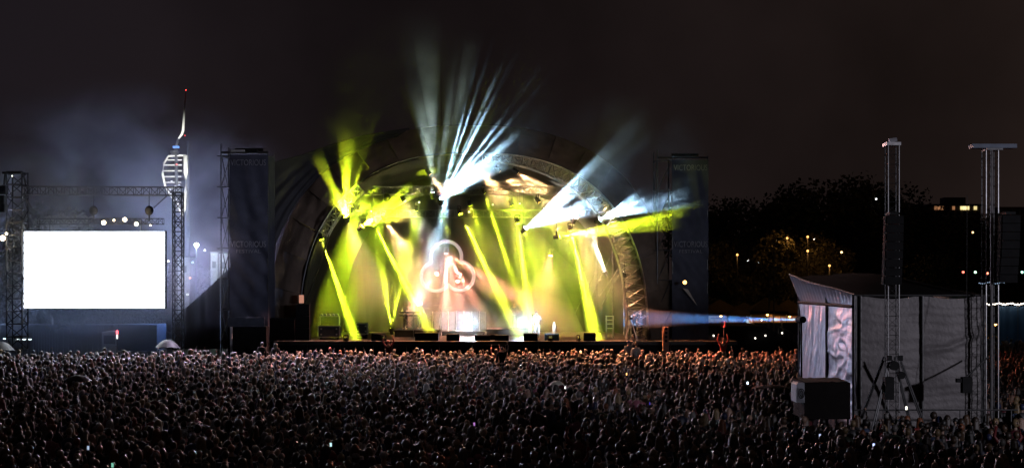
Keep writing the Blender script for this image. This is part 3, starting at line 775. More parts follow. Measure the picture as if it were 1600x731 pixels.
co_ = bpy.data.objects.new('crowd', me); C.objects.link(co_); tag(co_, 'dense standing festival crowd filling the field up to the stage', 'crowd', kind='stuff')
print('crowd', N, 'tris', len(FF))
DKT = mat('silhouette_truss', (.016, .016, .018), .55, .2, .3, 5)  # backlit silhouette of the screen truss put into its dark colour
# ------------------------------------------------------------ performers and crew
def D(px, Y): return ((px - 800) * Y / 2000, Y, ZD)
def prs(px, Y, rz, h, hair, hc, coat, pose, label, z=None, **k):
    l = D(px, Y); return person((l[0], Y, ZD if z is None else z), rz, h, hair, hc, coat, pose, label, None, **k)
prs(839, 80, PI + .1, 1.78, 'short', 'brown', 'white', 'mic', 'singer in white at the microphone stand, lit hard from behind', trou='white')
prs(633, 84, PI - .4, 1.8, 'long', 'blond', 'grey', 'keys', 'musician with long hair standing behind the keyboard stand', z=ZD + .45)
prs(655, 85, PI + .5, 1.75, 'short', 'brown', 'pink', 'keys', 'musician in pale pink beside the hot white floor lamp', z=ZD + .45)
prs(803, 86, PI + .2, 1.82, 'short', 'dark brown', 'black', 'guitar', 'guitarist in black on the riser beyond the singer', z=ZD + .45)
prs(681, 86.6, PI, 1.75, 'short', 'black', 'black', 'clap', 'drummer seated behind the drum kit', z=ZD + .0, sit=True)
prs(990, 79, -1.3, 1.8, 'short', 'dark brown', 'black', 'phone', 'camera operator in black behind the tripod camera on the deck')
prs(1000, 79.4, -1.2, 1.78, 'cap', 'black', 'charcoal', 'down', 'crew member in a cap standing by the arch leg')
# people lifted above the crowd
def lifted(px, py, Y, hair, hc, coat, pose, label, rz=0, trou='black'):
    z = (CZ + (435 - py) * Y / 2000) - 1.74
    person(((px - 800) * Y / 2000, Y, z), rz, 1.74, hair, hc, coat, pose, label, None, trou=trou)
lifted(408, 534, 73, 'short', 'black', 'black', 'down', 'dark figure sat on shoulders below the scaffold tower, short hair')
lifted(432, 536, 73.5, 'long', 'dark brown', 'charcoal', 'down', 'long-haired figure sat on shoulders beside a dark figure')
lifted(608, 531, 75, 'short', 'ginger', 'maroon', 'up', 'person raised over the crowd holding both arms up at the stage')
lifted(995, 535, 72.5, 'short', 'brown', 'white', 'down', 'person in a white shirt raised over the crowd by the camera')
lifted(983, 532, 72.8, 'cap', 'navy', 'grey', 'one up', 'person in grey raised beside the one in a white shirt')
lifted(783, 541, 66, 'short', 'black', 'black', 'one up', 'dark figure raised above the crowd before the singer')
lifted(1130, 528, 76, 'short', 'brown', 'red', 'up', 'person in red raised over the crowd waving a pole flag')
lifted(1536, 548, 60, 'short', 'brown', 'red', 'down', 'person in red standing high beside the capped mast')
fl = Th('flag', P(1131, 540, 75.8), 'small red flag on a thin pole held over the crowd', 'flag')
fl.part('pole', MB().rod(P(1131, 540, 75.8), P(1131, 502, 75.8), .02, 5), STEEL)
fl.part('cloth', MB().grid(lambda u, v: P(1126 + 9 * u, 502 + 9 * v, 75.8 + .15 * math.sin(u * 5 + v)), 6, 4), RED, True)

# ------------------------------------------------------------ gear on the deck
def case(px, py, w_, h_, Y, label):
    l = P(px, py, Y); W = w_ * Y / 2000; H = h_ * Y / 2000; Dp = .6
    t = Th('flight_case', (l.x, Y, ZD), label, 'flight case', 'flight cases on the deck')
    z = l.z - H; c = Vector((l.x, Y, z + H / 2))
    t.part('body', MB().box(c, (W - .04, Dp, H - .04)), HIDE)
    e = MB()
    for a in (-1, 1):
        for b in (-1, 1):
            e.box(c + Vector((a * W / 2, b * Dp / 2, 0)), (.05, .05, H)); e.box(c + Vector((0, a * Dp / 2, b * H / 2)), (W - .06, .05, .05)); e.box(c + Vector((a * W / 2, 0, b * H / 2)), (.05, Dp - .06, .05))
    t.part('edge_trim', e, TRIM)
    for a in (-1, 1):
        for b in (-.5, .5): t.part('latch', MB().box(c + Vector((a * W * .36, -Dp / 2 - .02, b * H * .5)), (.09, .03, .09)), TRIM)
    wz = MB(); 
    for a in (-1, 1):
        for b in (-1, 1): wz.ball((c.x + a * W * .4, Y + b * Dp * .4, z - .05), .05, 6, 4)
    t.part('castor', wz, BLK)
    if z - .1 > ZD + .05: t.part('dolly', MB().box((c.x, Y, (z - .1 + ZD) / 2), (W * .9, Dp * .9, z - .1 - ZD)), BLK)
    return t
case(515, 509, 33, 17, 80, 'wide metal-edged flight case on the deck, under a tray of lamps')
case(566, 505, 17, 16, 81, 'smaller metal-edged flight case where the lime shaft lands')
t = Th('lamp_tray', P(515, 506, 80), 'open rack of small lamps standing on the wide flight case', 'rack')
t.part('rail', MB().rod(P(500, 494, 80), P(530, 494, 80), .03).rod(P(500, 494, 80), P(500, 508, 80), .025).rod(P(530, 494, 80), P(530, 508, 80), .025), TRIM)
for i in range(5): t.part('lamp', MB().ball(P(503 + i * 6, 491.5, 80), .08, 8, 5), TRIM)
def wedge(px, w_, h_, Y, label, m=BOX, dy=0):
    W = w_ * Y / 2000; H = h_ * Y / 2000; x = (px - 800) * Y / 2000
    t = Th('monitor_wedge', (x, Y, ZD), label, 'speaker', 'wedge speakers along the stage edge')
    b = MB(); pr = [(-.3, 0), (.3, 0), (.32, H * .55), (-.05, H), (-.3, H * .9)]
    b.add([(x + s * W / 2, Y + p[0], ZD + p[1]) for s in (-1, 1) for p in pr], [(4, 3, 2, 1, 0), (5, 6, 7, 8, 9)] + [(i, (i + 1) % 5, 5 + (i + 1) % 5, 5 + i) for i in range(5)])
    t.part('cabinet', b, m)
    g = MB(); q = Vector((x, Y + .345, 0)); g.add([(x - W * .42, Y + .33, ZD + H * .58), (x + W * .42, Y + .33, ZD + H * .58), (x + W * .42, Y - .01, ZD + H * 1.01), (x - W * .42, Y - .01, ZD + H * 1.01)], [(0, 1, 2, 3)])
    t.part('grille', g, DSTEEL)
    return t
for px, w_, h_, Y, l in ((592, 22, 12, 78.6, 'black wedge speaker below the lime floor lamp'), (667, 36, 13, 78.6, 'wide black wedge speaker below the keyboards'), (708, 20, 11, 78.4, 'black wedge speaker in line with the trefoil sign'),
                         (754, 24, 9, 78.6, 'low black wedge speaker beside the drum riser'), (784, 22, 9, 78.6, 'low black wedge speaker before the guitarist'), (829, 22, 12, 78.3, 'rounded black wedge speaker at the singer\'s feet'),
                         (921, 18, 13, 78.2, 'black wedge speaker where the widest lime shaft lands'), (770, 16, 9, 79.4, 'small black wedge speaker between two low ones')):
    wedge(px, w_, h_, Y, l)
wedge(862, 22, 11, 78.8, 'blue wedge speaker beside the singer', mat('blue_case', (.05, .15, .4), .5))
t = Th('bottle', (D(865, 79.6)[0], 78.9, ZD + .43), 'tall pale bottle standing on the blue wedge speaker', 'bottle'); t.part('body', MB().rod((t.l), t.l + Vector((0, 0, .45)), .11, 10, .1).rod(t.l + Vector((0, 0, .45)), t.l + Vector((0, 0, .7)), .1, 10, .04), WHITE)
# risers
def riser(x0, x1, Y, h, label, m=BOX):
    a = (x0 - 800) * Y / 2000; b = (x1 - 800) * Y / 2000
    t = Th('riser', ((a + b) / 2, Y, ZD), label, 'riser', 'dark risers on the deck')
    t.part('platform', MB().box(((a + b) / 2, Y + 1.5, ZD + h - .06), (b - a, 3, .12)), m)
    t.part('valance', MB().box(((a + b) / 2, Y + .06, ZD + (h - .12) / 2), (b - a - .04, .04, h - .12)), BLK)
    for s in (a + .08, b - .08):
        t.part('leg', MB().rod((s, Y + 2.9, ZD), (s, Y + 2.9, ZD + h - .12), .04), STEEL)
    return t
riser(616, 686, 83, .45, 'dark riser carrying the keyboard player')
riser(760, 826, 84.6, .45, 'dark riser carrying the guitarist')
dr = riser(690, 757, 85, .3, 'low riser under the white panels of the drum kit')
t = Th('riser_screen', P(718, 516, 84.9), 'row of tall pale translucent panels fencing the drum kit', 'screen')
for i in range(7):
    x0 = 676 + i * 12.2
    t.part('panel', MB().box(P(x0 + 6, 501, 84.9), (.36, .03, 1.2)), mat('pale_panel', (.34, .34, .4), .35))
    t.part('post', MB().rod(P(x0, 486, 84.85), P(x0, 517, 84.85), .035), WHITE)
# drum kit
dk = Th('drum_kit', P(690, 512, 86), 'drum kit with stacked cymbals beside the pale panels', 'drum kit')
DR = mat('drum_shell', (.5, .5, .55), .3, .3); CYM = mat('cymbal', (.6, .5, .25), .3, .9)
dk.part('bass_drum', MB().rod(P(690, 502, 85.2), P(690, 502, 85.7), .3, 18), DR)
for x, y in ((676, 492), (703, 492), (684, 496)): dk.part('drum', MB().rod(P(x, y, 85.6), P(x, y + 6, 85.6), .18, 14), DR)
for x, y in ((668, 482), (682, 477), (700, 480), (712, 486)):
    dk.part('cymbal', MB().rod(P(x, y, 85.5), P(x, y, 85.5) + Vector((0, 0, .02)), .26, 16, .03), CYM)
    dk.part('stand', MB().rod(P(x, y, 85.5), (P(x, y, 85.5).x, 85.5, ZD + .3), .015, 5), STEEL)
# keyboards
kb = Th('keyboard_stand', (P(640, 510, 82.5).x, 83.4, ZD + .45), 'pair of keyboards on a crossed stand in front of the long-haired musician', 'keyboard')
for z, yy in ((.95, 83.3), (1.15, 83.6)): kb.part('keyboard', MB().box((P(640, 500, yy).x, yy, ZD + .45 + z), (1.3, .32, .09)), BLK)
x = P(640, 500, 83.3).x
kb.part('stand', MB().rod((x - .5, 83.4, ZD + .45), (x + .5, 83.4, ZD + 1.35), .025).rod((x + .5, 83.45, ZD + .45), (x - .5, 83.45, ZD + 1.35), .025).rod((x - .5, 83.4, ZD + 1.3), (x - .5, 83.6, ZD + 1.6), .02).rod((x + .5, 83.4, ZD + 1.3), (x + .5, 83.6, ZD + 1.6), .02), STEEL)
gt = Th('guitar', P(803, 487, 85.7), 'dark electric guitar held by the guitarist on the riser', 'guitar')
g0 = Vector((P(803, 0, 85.7).x, 85.7, ZD + .45 + 1.08))
gt.part('body', MB().ball(g0 + Vector((.1, 0, 0)), (.2, .03, .14), 12, 7).ball(g0 + Vector((-.08, 0, .03)), (.14, .03, .11), 12, 7), mat('guitar_lacquer', (.12, .03, .02), .25))
gt.part('neck', MB().rod(g0 + Vector((-.15, -.03, .05)), g0 + Vector((-.75, -.03, .32)), .03, 6), BARK)
# microphone stand
def micstand(px, Y, lab):
    x = (px - 800) * Y / 2000; t = Th('microphone_stand', (x, Y, ZD), lab, 'microphone stand')
    t.part('base', MB().rod((x, Y, ZD), (x, Y, ZD + .03), .15, 12), BLK); t.part('pole', MB().rod((x, Y, ZD + .03), (x, Y, ZD + 1.5), .018), STEEL)
    t.part('microphone', MB().rod((x, Y, ZD + 1.5), (x - .0, Y + .12, ZD + 1.57), .025, 8, .035), BLK)
micstand(832, 79.3, 'microphone stand in front of the singer'); micstand(646, 82.9, 'microphone stand beside the keyboards'); micstand(795, 85.2, 'microphone stand beside the guitarist')
# equipment rack, stack and boxes
t = Th('equipment_rack', P(953, 530, 81), 'open steel equipment rack standing by the support poles', 'rack')
for a in (948, 959):
    for yy in (81, 81.6): t.part('post', MB().rod((P(a, 493, 81).x, yy, P(a, 493, 81).z), (P(a, 493, 81).x, yy, ZD), .02), TRIM)
for z in (494, 500, 506, 513): t.part('shelf', MB().box(P(953.5, z, 81) + Vector((0, .3, 0)), (.44, .55, .03)), TRIM)
tc_ = Th('broadcast_camera', P(986, 500, 78.4), 'broadcast camera on a splayed tripod at the stage edge', 'camera')
hd = P(986, 499, 78.4)
tc_.part('body', MB().box(hd + Vector((0, 0, .12)), (.22, .5, .24)), BLK); tc_.part('lens', MB().rod(hd + Vector((0, .25, .12)), hd + Vector((0, .5, .12)), .07, 10, .09), BLK)
tc_.part('lamp', MB().ball(hd + Vector((0, -.3, .2)), .06, 8, 5), glow('tally', (.7, .8, 1), .8))
for a in (-.38, 0, .38): tc_.part('leg', MB().rod(hd, (hd.x + a, 78.4 + (.3 if a == 0 else -.15), ZD), .03), TRIM)
t = Th('speaker_stack', D(474, 79), 'tall black speaker stack at the edge of the stage by the arch foot', 'speaker')
for i in range(3): t.part('speaker_cabinet', MB().box(Vector(D(474, 79)) + Vector((0, .0, .37 + i * .74)), (.82, .7, .72)), BOX)
t = Th('stage_monitor', P(471, 466, 79), 'small glowing orange panel on top of the speaker stack', 'panel')
t.part('panel', MB().box(P(471, 467, 79), (.28, .1, .5)), glow('orange_panel', (1, .45, .3), .5))
t.part('foot', MB().rod(P(471, 473, 79), (P(471, 0, 79).x, 79, ZD + 2.2), .03), STEEL)
t = Th('covered_box', D(438, 79), 'long black covered equipment box beside the speaker stack', 'box'); t.part('cover', MB().box(Vector(D(438, 79)) + Vector((0, 0, .65)), (1.9, 1, 1.3)), DTARP); t.part('lid', MB().box(Vector(D(438, 79)) + Vector((0, 0, 1.34)), (2.0, 1.1, .06)), BLK)
t = Th('speaker_column', P(1040, 532, 77), 'orange perforated speaker column standing at the crowd barrier', 'speaker')
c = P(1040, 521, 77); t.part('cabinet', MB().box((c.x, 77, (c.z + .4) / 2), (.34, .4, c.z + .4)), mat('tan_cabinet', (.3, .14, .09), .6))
for i in range(4): t.part('driver', MB().rod((c.x, 76.79, c.z + .3 - i * .24), (c.x, 76.76, c.z + .3 - i * .24), .09, 10), BLK)
# cables
t = Th('hanging_cable', P(507, 350, 80), 'long black cable drooping from the arch down to the speaker stack', 'cable'); t.part('cable', MB().path([P(521, 320, 79.2), P(512, 375, 79.2), P(500, 415, 79.2), P(484, 455, 79.2), P(474, 478, 79.2)], .035, 5), BLK)
t = Th('hanging_cable', P(500, 360, 80.2), 'thin black cable drooping close to the arch leg by the speaker stack', 'cable'); t.part('cable', MB().path([P(505, 345, 80.3), P(490, 400, 80.3), P(474, 440, 80.3), P(466, 462, 80.3)], .02, 5), BLK)
t = Th('round_speaker', P(604, 308, 81), 'round dark speaker pod hanging below the upper lighting truss', 'speaker'); t.part('pod', MB().ball(P(604, 309, 81), .26, 12, 8), BLK, True); t.part('hanger', MB().rod(P(604, 298, 82), P(604, 304, 81), .03), STEEL)
for i in range(8):
    px = (556, 580, 655, 692, 733, 770, 812, 850)[i]; py = (312, 330, 316, 322, 331, 320, 318, 326)[i]
    t = Th('pin_lamp', P(px, py, 84), f'tiny pale lamp hanging in the stage roof, {["over the first lime fan","above the flat fan","between peach washes","below the tall white fan","above the short lime shaft","beside the middle lime shaft","below the high peach lamps","above the second white fan"][i]}', 'lamp', 'tiny lamps in the stage roof')
    t.part('bulb', MB().ball(P(px, py, 84), .045, 8, 5), glow('pin', (1, .95, .7), 6)); t.part('wire', MB().rod(P(px, py - 1, 84), P(px, py, 84) * 1 + Vector((0, 0, .8)), .012, 4), BLK)

# ------------------------------------------------------------ scaffold towers with banners
def font(txt, size, m, loc, parent, name='lettering', sx=1.):
    cu = bpy.data.curves.new('f', 'FONT'); cu.body = txt; cu.size = size; cu.extrude = .004; cu.align_x = 'CENTER'; cu.align_y = 'CENTER'; cu.resolution_u = 3
    o = bpy.data.objects.new('f', cu); C.objects.link(o); dg = bpy.context.evaluated_depsgraph_get(); dg.update()
    me = bpy.data.meshes.new_from_object(o.evaluated_get(dg)); bpy.data.objects.remove(o)
    me.transform(Matrix.Translation(loc - Vector(parent.location)) @ Matrix.Rotation(PI / 2, 4, 'X') @ Matrix.Diagonal((sx, 1, 1, 1)))
    me.materials.clear(); me.materials.append(m); me.name = name
    q = bpy.data.objects.new(name, me); C.objects.link(q); q.parent = parent; return q
def tower(x0, x1, top, Y, scaf_dx, label, side):
    a = P(x0, top, Y); b = P(x1, top, Y); W = b.x - a.x; zt = a.z; base = Vector(((a.x + b.x) / 2, Y, 0))
    t = Th('scaffold_tower', base, label, 'tower', 'banner-clad scaffold towers beside the stage')
    xs = a.x - scaf_dx
    for x in (xs, a.x + .05, b.x - .05):
        for yy in (Y + .1, Y + 2.2): t.part('standard', MB().rod((x, yy, 0), (x, yy, zt + (.5 if x == xs else .1)), .045), STEEL)
    n = 7
    for i in range(n + 1):
        z = .3 + (zt - .5) * i / n
        t.part('ledger', MB().rod((xs - .25, Y + .16, z), (b.x, Y + .16, z), .035), STEEL); t.part('ledger', MB().rod((xs, Y + .1, z + .05), (xs, Y + 2.2, z + .05), .035), STEEL)
        if i < n:
            z2 = .3 + (zt - .5) * (i + 1) / n
            t.part('brace', MB().rod((xs, Y + .2, z), (a.x, Y + .2, z2) if i % 2 else (a.x, Y + .2, z2), .03), STEEL)
            t.part('brace', MB().rod((xs, Y + .3, z2), (xs, Y + 2.1, z), .03), STEEL)
    def ban(u, v):
        x = a.x + W * u; z = .2 + (zt - .35) * v
        fold_ = .06 * math.sin(u * 9 + v * 14 + 3 * mn.noise(Vector((x * .5, 0, z * .4)))) * (1 - abs(2 * v - 1) ** 4) + .1 * max(0, 1 - abs(v - .5) * 3) * math.sin((u * 2 + v * 9) * 6)
        return Vector((x, Y + fold_ * 1.0, z))
    t.part('banner', MB().grid(ban, 30, 90), BANNER, True)
    t.part('side_banner', MB().grid(lambda u, v: Vector(((b.x if side > 0 else b.x), Y + .1 + 2.1 * u, .2 + (zt - .35) * v)), 8, 20), BANNER, True)
    cx_ = (a.x + b.x) / 2
    font('VICTORIOUS', .52, PRINT, Vector((cx_, Y - .2, CZ + (435 - (top + 17)) * Y / 2000)), t.o, sx=W * .9 / 2.95)
    font('VICTORIOUS', .52, PRINT, Vector((cx_, Y - .2, CZ + (435 - 382) * Y / 2000)), t.o, sx=W * .9 / 2.95)
    font('FESTIVAL', .3, PRINT, Vector((cx_, Y - .2, CZ + (435 - 393) * Y / 2000)), t.o, sx=W * .8 / 1.5)
    t.part('top_rail', MB().rod((xs, Y + .1, zt), (b.x, Y + .1, zt), .05).rod((a.x + .1, Y + 1, zt + .25), (b.x - .5, Y + 1, zt + .25), .1), BLK)
    return t
tA = tower(359, 419, 238, 78, .55, 'tall scaffold tower clad in a navy banner between the screen and stage', 1)
tA.part('roof_lamp', MB().box(P(372, 236, 78.2), (.8, .3, .12)), mat('pale_lamp_case', (.5, .5, .5), .4))
tA.part('roof_hatch', MB().box(P(386, 237, 78.6), (1.3, .6, .2)), BLK)
tB = tower(1050, 1107, 246, 80, .9, 'tall scaffold tower clad in a navy banner beyond the arch leg', 1)
t = Th('tower_base_unit', P(385, 545, 77), 'dark cabin with a pale door edge at the foot of the scaffold tower', 'cabin')
z = P(0, 510, 77).z
t.part('body', MB().box((P(388, 0, 77).x, 78 - 1.3 + .35, z / 2), (2.3, .8, z)), BOX); t.part('sign_board', MB().box((P(386, 0, 76.5).x, 76.2, P(0, 503, 76.2).z), (2.2, .06, .55)), mat('sign_board', (.06, .07, .1), .7)); t.part('door_post', MB().box((P(361, 0, 76.2).x, 76.25, z / 2), (.12, .1, z)), mat('pale_edge', (.5, .5, .55), .5))
# amber lamp seen beside the darker tower
t = Th('amber_lamp', P(1070, 441, 77.4), 'amber lamp glowing low on the darker banner tower', 'lamp'); t.part('bulb', MB().ball(P(1070, 441, 77.4), .12, 8, 6), glow('amber', (1, .5, .12), 6)); t.part('bracket', MB().rod(P(1070, 441, 77.5), P(1070, 441, 80), .03), STEEL)
t = Th('gap_patch', P(1075, 470, 79), 'small pale triangle standing in for a gap low on the darker banner tower', 'cloth')
gc = MB(); gc.add([P(1067, 450, 79.2), P(1075, 452, 79.2), P(1090, 478, 79.0), P(1067, 450, 79.26), P(1075, 452, 79.26), P(1090, 478, 79.06)], [(0, 2, 1), (3, 4, 5), (0, 1, 4, 3), (1, 2, 5, 4), (2, 0, 3, 5)])
t.part('cloth', gc, mat('pale_gap', (.5, .5, .48), .7))  # pale triangle put in for the bright opening through the tower

# ------------------------------------------------------------ big screen
sc = Th('video_screen', P(147, 481, 79), 'huge blank white video screen hanging in a truss goalpost', 'screen')
a = P(38, 362, 79); b = P(257, 481, 79); SCG = glow('screen', (.84, .92, 1), 9.5)
nx_, nz_ = 8, 5
for i in range(nx_):
    for j in range(nz_):
        wx = (b.x - a.x) / nx_; wz = (a.z - b.z) / nz_
        sc.part('led_panel', MB().box((a.x + wx * (i + .5), 79, b.z + wz * (j + .5)), (wx - .004, .06, wz - .004)), SCG)
fr = MB(); cxs = (a.x + b.x) / 2; czs = (a.z + b.z) / 2; W = b.x - a.x; H = a.z - b.z
fr.box((cxs, 79.2, czs), (W + .1, .3, H + .1))
sc.part('back_frame', fr, BLK)
sc.part('hanger', MB().rod((a.x + 1.5, 79.2, a.z), (a.x + 1.5, 79.2, P(0, 344, 79).z), .04).rod((b.x - 1.5, 79.2, a.z), (b.x - 1.5, 79.2, P(0, 344, 79).z), .04), STEEL)
truss('goalpost_truss', P(22, 546, 78.5) * 1 + Vector((0, .5, 0)), P(22, 268, 78.5) + Vector((0, .5, 0)), .95, 14, 'thick upright truss leg at the outer end of the screen goalpost', 'truss', 'legs of the screen goalpost', r=.05, br=.03, up=(0, 1, 0), m=DKT)
truss('goalpost_truss', P(275, 546, 78.5) + Vector((0, .5, 0)), P(275, 300, 78.5) + Vector((0, .5, 0)), .55, 16, 'slimmer upright truss leg of the screen goalpost below the spire tower', 'truss', 'legs of the screen goalpost', r=.04, br=.025, up=(0, 1, 0), m=DKT)
truss('goalpost_beam', P(36, 298, 79), P(285, 299, 79), .5, 20, 'long truss beam spanning high above the white screen', 'truss', r=.035, br=.02, m=DKT)
truss('hanging_truss', P(60, 346, 79), P(255, 346, 79), .35, 22, 'thin truss directly on top of the white screen carrying warm lamps', 'truss', r=.025, br=.015, m=DKT)
t = Th('mast_head', P(22, 270, 79), 'boxy winch head capping the thick goalpost leg', 'winch'); t.part('frame', MB().box(P(22, 271, 79), (1.1, 1, .12)).rod(P(8, 271, 79), P(6, 292, 79), .05).rod(P(36, 271, 79), P(41, 292, 79), .05), BLK); t.part('lamp', MB().ball(P(19, 275, 78.4), .04, 6, 4), glow('pin', (1, .95, .7), 6))
for px, l in ((146, 'round dark chain motor above the middle of the white screen'), (233, 'round dark chain motor near the spire tower end of the beam')):
    t = Th('chain_motor', P(px, 329, 79), l, 'hoist', 'chain motors over the screen')
    t.part('motor', MB().ball(P(px, 329, 79), (.27, .2, .3), 12, 8), BLK, True); t.part('hook', MB().rod(P(px, 336, 79), P(px, 345, 79), .05), BLK); t.part('chain', MB().rod(P(px, 300, 79), P(px, 324, 79), .025), BLK)
t = Th('side_speaker', P(3, 305, 78), 'dark hanging speakers at the outer edge of the goalpost leg', 'speaker')
for k, (x, y) in enumerate(((3, 297), (1, 312), (2, 325))): t.part('speaker_cabinet', MB().box(P(x, y, 78), (.6, .5, .5)), BOX)
t.part('arm', MB().rod(P(3, 290, 78.5), P(14, 290, 78.5), .05), STEEL)
t = Th('guy_brace', P(60, 315, 79), 'short slanting brace under the goalpost beam', 'brace'); t.part('brace', MB().rod(P(36, 305, 78.9), P(50, 325, 78.9), .05).rod(P(262, 305, 78.9), P(240, 325, 78.9), .04), STEEL)
warm = (1, .78, .5)
for px, py, s, l in ((162, 348, .13, 'large warm lamp on the thin truss, first in the row'), (178, 344, .06, 'tiny warm lamp between two large ones on the thin truss'), (195, 343, .12, 'large warm lamp highest in the row over the screen'), (213, 350, .11, 'warm lamp last in the row over the screen'),
                     (4, 372, .16, 'warm lamp cluster by the foot of the side speakers'), (10, 365, .07, 'small warm lamp beside the warm cluster'), (235, 352, .04, 'tiny pale lamp beyond the warm row')):
    t = Th('flood_lamp', P(px, py, 78.3), l, 'lamp', 'warm lamps over the screen')
    t.part('bulb', MB().ball(P(px, py, 78.2), s, 10, 7), glow('warm%d' % (s * 100), warm, 14), True); t.part('housing', MB().rod(P(px, py, 78.35), P(px, py, 78.7), s * 1.15, 10, s * .6), BLK)
    if s > .1: lamp('POINT', P(px, py, 77.9), warm, 120, size=.1)
# ------------------------------------------------------------ silver tent (mixing position)
tn = Th('mixing_tent', (13.3, 42, 0), 'boxy mixing tent with a shiny silver side and dull grey front standing in the crowd', 'tent')
XL = 11.235; Y0, Y1 = 42.0, 50.0; ZB_ = 5.08; XR = P(1536, 0, 42).x
def wrk(x, y, z, a=.05):
    return a * (mn.noise(Vector((y * .9, z * .8, x))) + .6 * mn.noise(Vector((y * 2.2 + z * 1.1, z * 1.6 - y, 3 + x))) + .35 * mn.noise(Vector((y * 6 + z * 3, z * 3.5, 7))))
def sidew(ya, yb, k):
    def f(u, v):
        y = ya + (yb - ya) * u; z = .15 + (ZB_ - .2) * v
        if k == 1: a_ = mn.noise(Vector((y * .5, z * 2.1, 3.))); b_ = mn.noise(Vector((y * 1.3, z * 5.5, 9.)))
        else: d_ = y + z * .33; a_ = mn.noise(Vector((d_ * 2.3, (z - y) * .22, 5.))); b_ = mn.noise(Vector((d_ * 5.5, z * .5, 8.)))
        x = XL + wrk(k, y * .5, z * .5, .05) + .05 * a_ + .02 * b_ - .04 * max(0, 1 - abs(a_) * 6)
        return Vector((x, y, z))
    return f
tn.part('side_sheet', MB().grid(sidew(Y0 + .1, 45.6, 1), 60, 70), FOIL, True)
tn.part('side_sheet', MB().grid(sidew(45.66, Y1, 2), 60, 70), FOIL, True)
def flap(ya, yb, k):
    def f(u, v):
        y = ya + (yb - ya) * u; zt = 5.47 + .64 * ((y - Y0) / 8); z = ZB_ + (zt - ZB_) * v
        x = XL - .3 * v * ((y - Y0) / 8) - .05 * v + .06 * math.sin(y * 14 + k + 2 * mn.noise(Vector((y, 0, 0)))) * v + .02
        return Vector((x, y, z))
    return f
tn.part('flap', MB().grid(flap(Y0 + .05, 45.6, 0), 60, 12), FOIL, True); tn.part('flap', MB().grid(flap(45.64, Y1 + .1, 2), 60, 12), FOIL, True)
tn.part('cross_bar', MB().rod((XL - .06, Y0, ZB_), (XL - .06, Y1, ZB_), .06), BLK)
for y in (Y0 + .05, 45.63, Y1): tn.part('side_post', MB().rod((XL - .02, y, 0), (XL - .02, y, 5.45 + .08 * (y - Y0)), .05), STEEL)
def frontw(xa, xb, k):
    def f(u, v):
        x = xa + (xb - xa) * u; z = .12 + 5.33 * v
        zz = z - .12 * math.sin(PI * u) * v
        d = .05 * mn.noise(Vector((x * .6, z * 1.4, k))) + .005 * math.sin(z * 22 + 4 * mn.noise(Vector((x, z, k)))) + .06 * math.sin(PI * u) * math.sin(PI * v)
        sw = .07 * math.exp(-((z - (3.55 + .35 * (x - xa) + .0) - .4 * (x - xa - 1) ** 2 * .3) ** 2) * 60) if k == 3 else 0
        return Vector((x, Y0 - .02 - d - sw, zz))
    return f
xm = P(1440, 0, 42).x
tn.part('front_sheet', MB().grid(frontw(XL + .2, xm - .03, 1), 70, 120), TARP, True)
tn.part('front_sheet', MB().grid(frontw(xm + .03, XR - .05, 3), 70, 120), TARP, True)
for x in (XL + .02, XL + .18, xm, XR): tn.part('front_post', MB().rod((x, Y0 - .1, 0), (x, Y0 - .1, 5.45), .04, 8), ALU)
tn.part('ground_skirt', MB().grid(lambda u, v: Vector((XL + (XR - XL) * u, Y0 - .15 - .5 * v, .02 + .35 * (1 - v) + .05 * math.sin(u * 30) * v)), 60, 4), TARP, True)
tn.part('side_sheet', MB().grid(lambda u, v: Vector((XR + .03 * math.sin(u * 20), Y0 + 8 * u, .1 + 5.3 * v)), 30, 20), TARP, True, label='dull grey far side sheet')
tn.part('rear_sheet', MB().grid(lambda u, v: Vector((XL + (XR - XL) * u, Y1, .1 + 5.6 * v if v < 1 else 5.7)), 20, 4), DTARP)
def roofw(u, v):
    x = XL - .35 * v + (XR - XL + .2) * u; y = Y0 - .1 + 8.3 * v
    z = 5.47 + .64 * v * (1 - .55 * u) + .28 * math.sin(PI * u) * math.sin(PI * min(1, v * 1.0)) + .04 * math.sin(u * 30 + v * 8) * v + .22 * v * math.exp(-((u - .55) / .3) ** 2)
    return Vector((x, y, z))
tn.part('roof_sheet', MB().grid(roofw, 50, 30), DTARP, True)
tn.part('roof_edge', MB().path([roofw(i / 20, 0) - Vector((0, .02, .02)) for i in range(21)], .03), STEEL); tn.part('roof_edge', MB().path([roofw(0, i / 20) - Vector((.02, 0, 0)) for i in range(21)], .03), STEEL)
# box with emblem
eb = Th('emblem_case', (P(1288, 0, 40.5).x, 40.6, 0), 'bulky black case with a pale rounded end bearing a ring emblem, by the tent side', 'case')
xa, xb = P(1258, 0, 40).x, P(1330, 0, 40).x; zt = P(0, 598, 40).z; zb = 1.6
eb.part('body', MB().box(((xa + xb) / 2, 40.9, (zt + zb) / 2), (xb - xa, 1.6, zt - zb)), DTARP)
for x_ in (xa + .05, xb - .05):
    for y_ in (40.2, 41.6): eb.part('leg', MB().rod((x_, y_, 0), (x_, y_, zb), .03), BLK)
eb.part('lid', MB().grid(lambda u, v: Vector((xa + (xb - xa) * u, 40.1 + 1.65 * v, zt + .03 + .05 * mn.noise(Vector((u * 9, v * 4, 1))))), 20, 6), mat('mossy_cover', (.05, .055, .03), .9, 0, .4, 4), True)
xe = P(1246, 0, 40).x; ze, zf = P(0, 598, 40).z, P(0, 629, 40).z
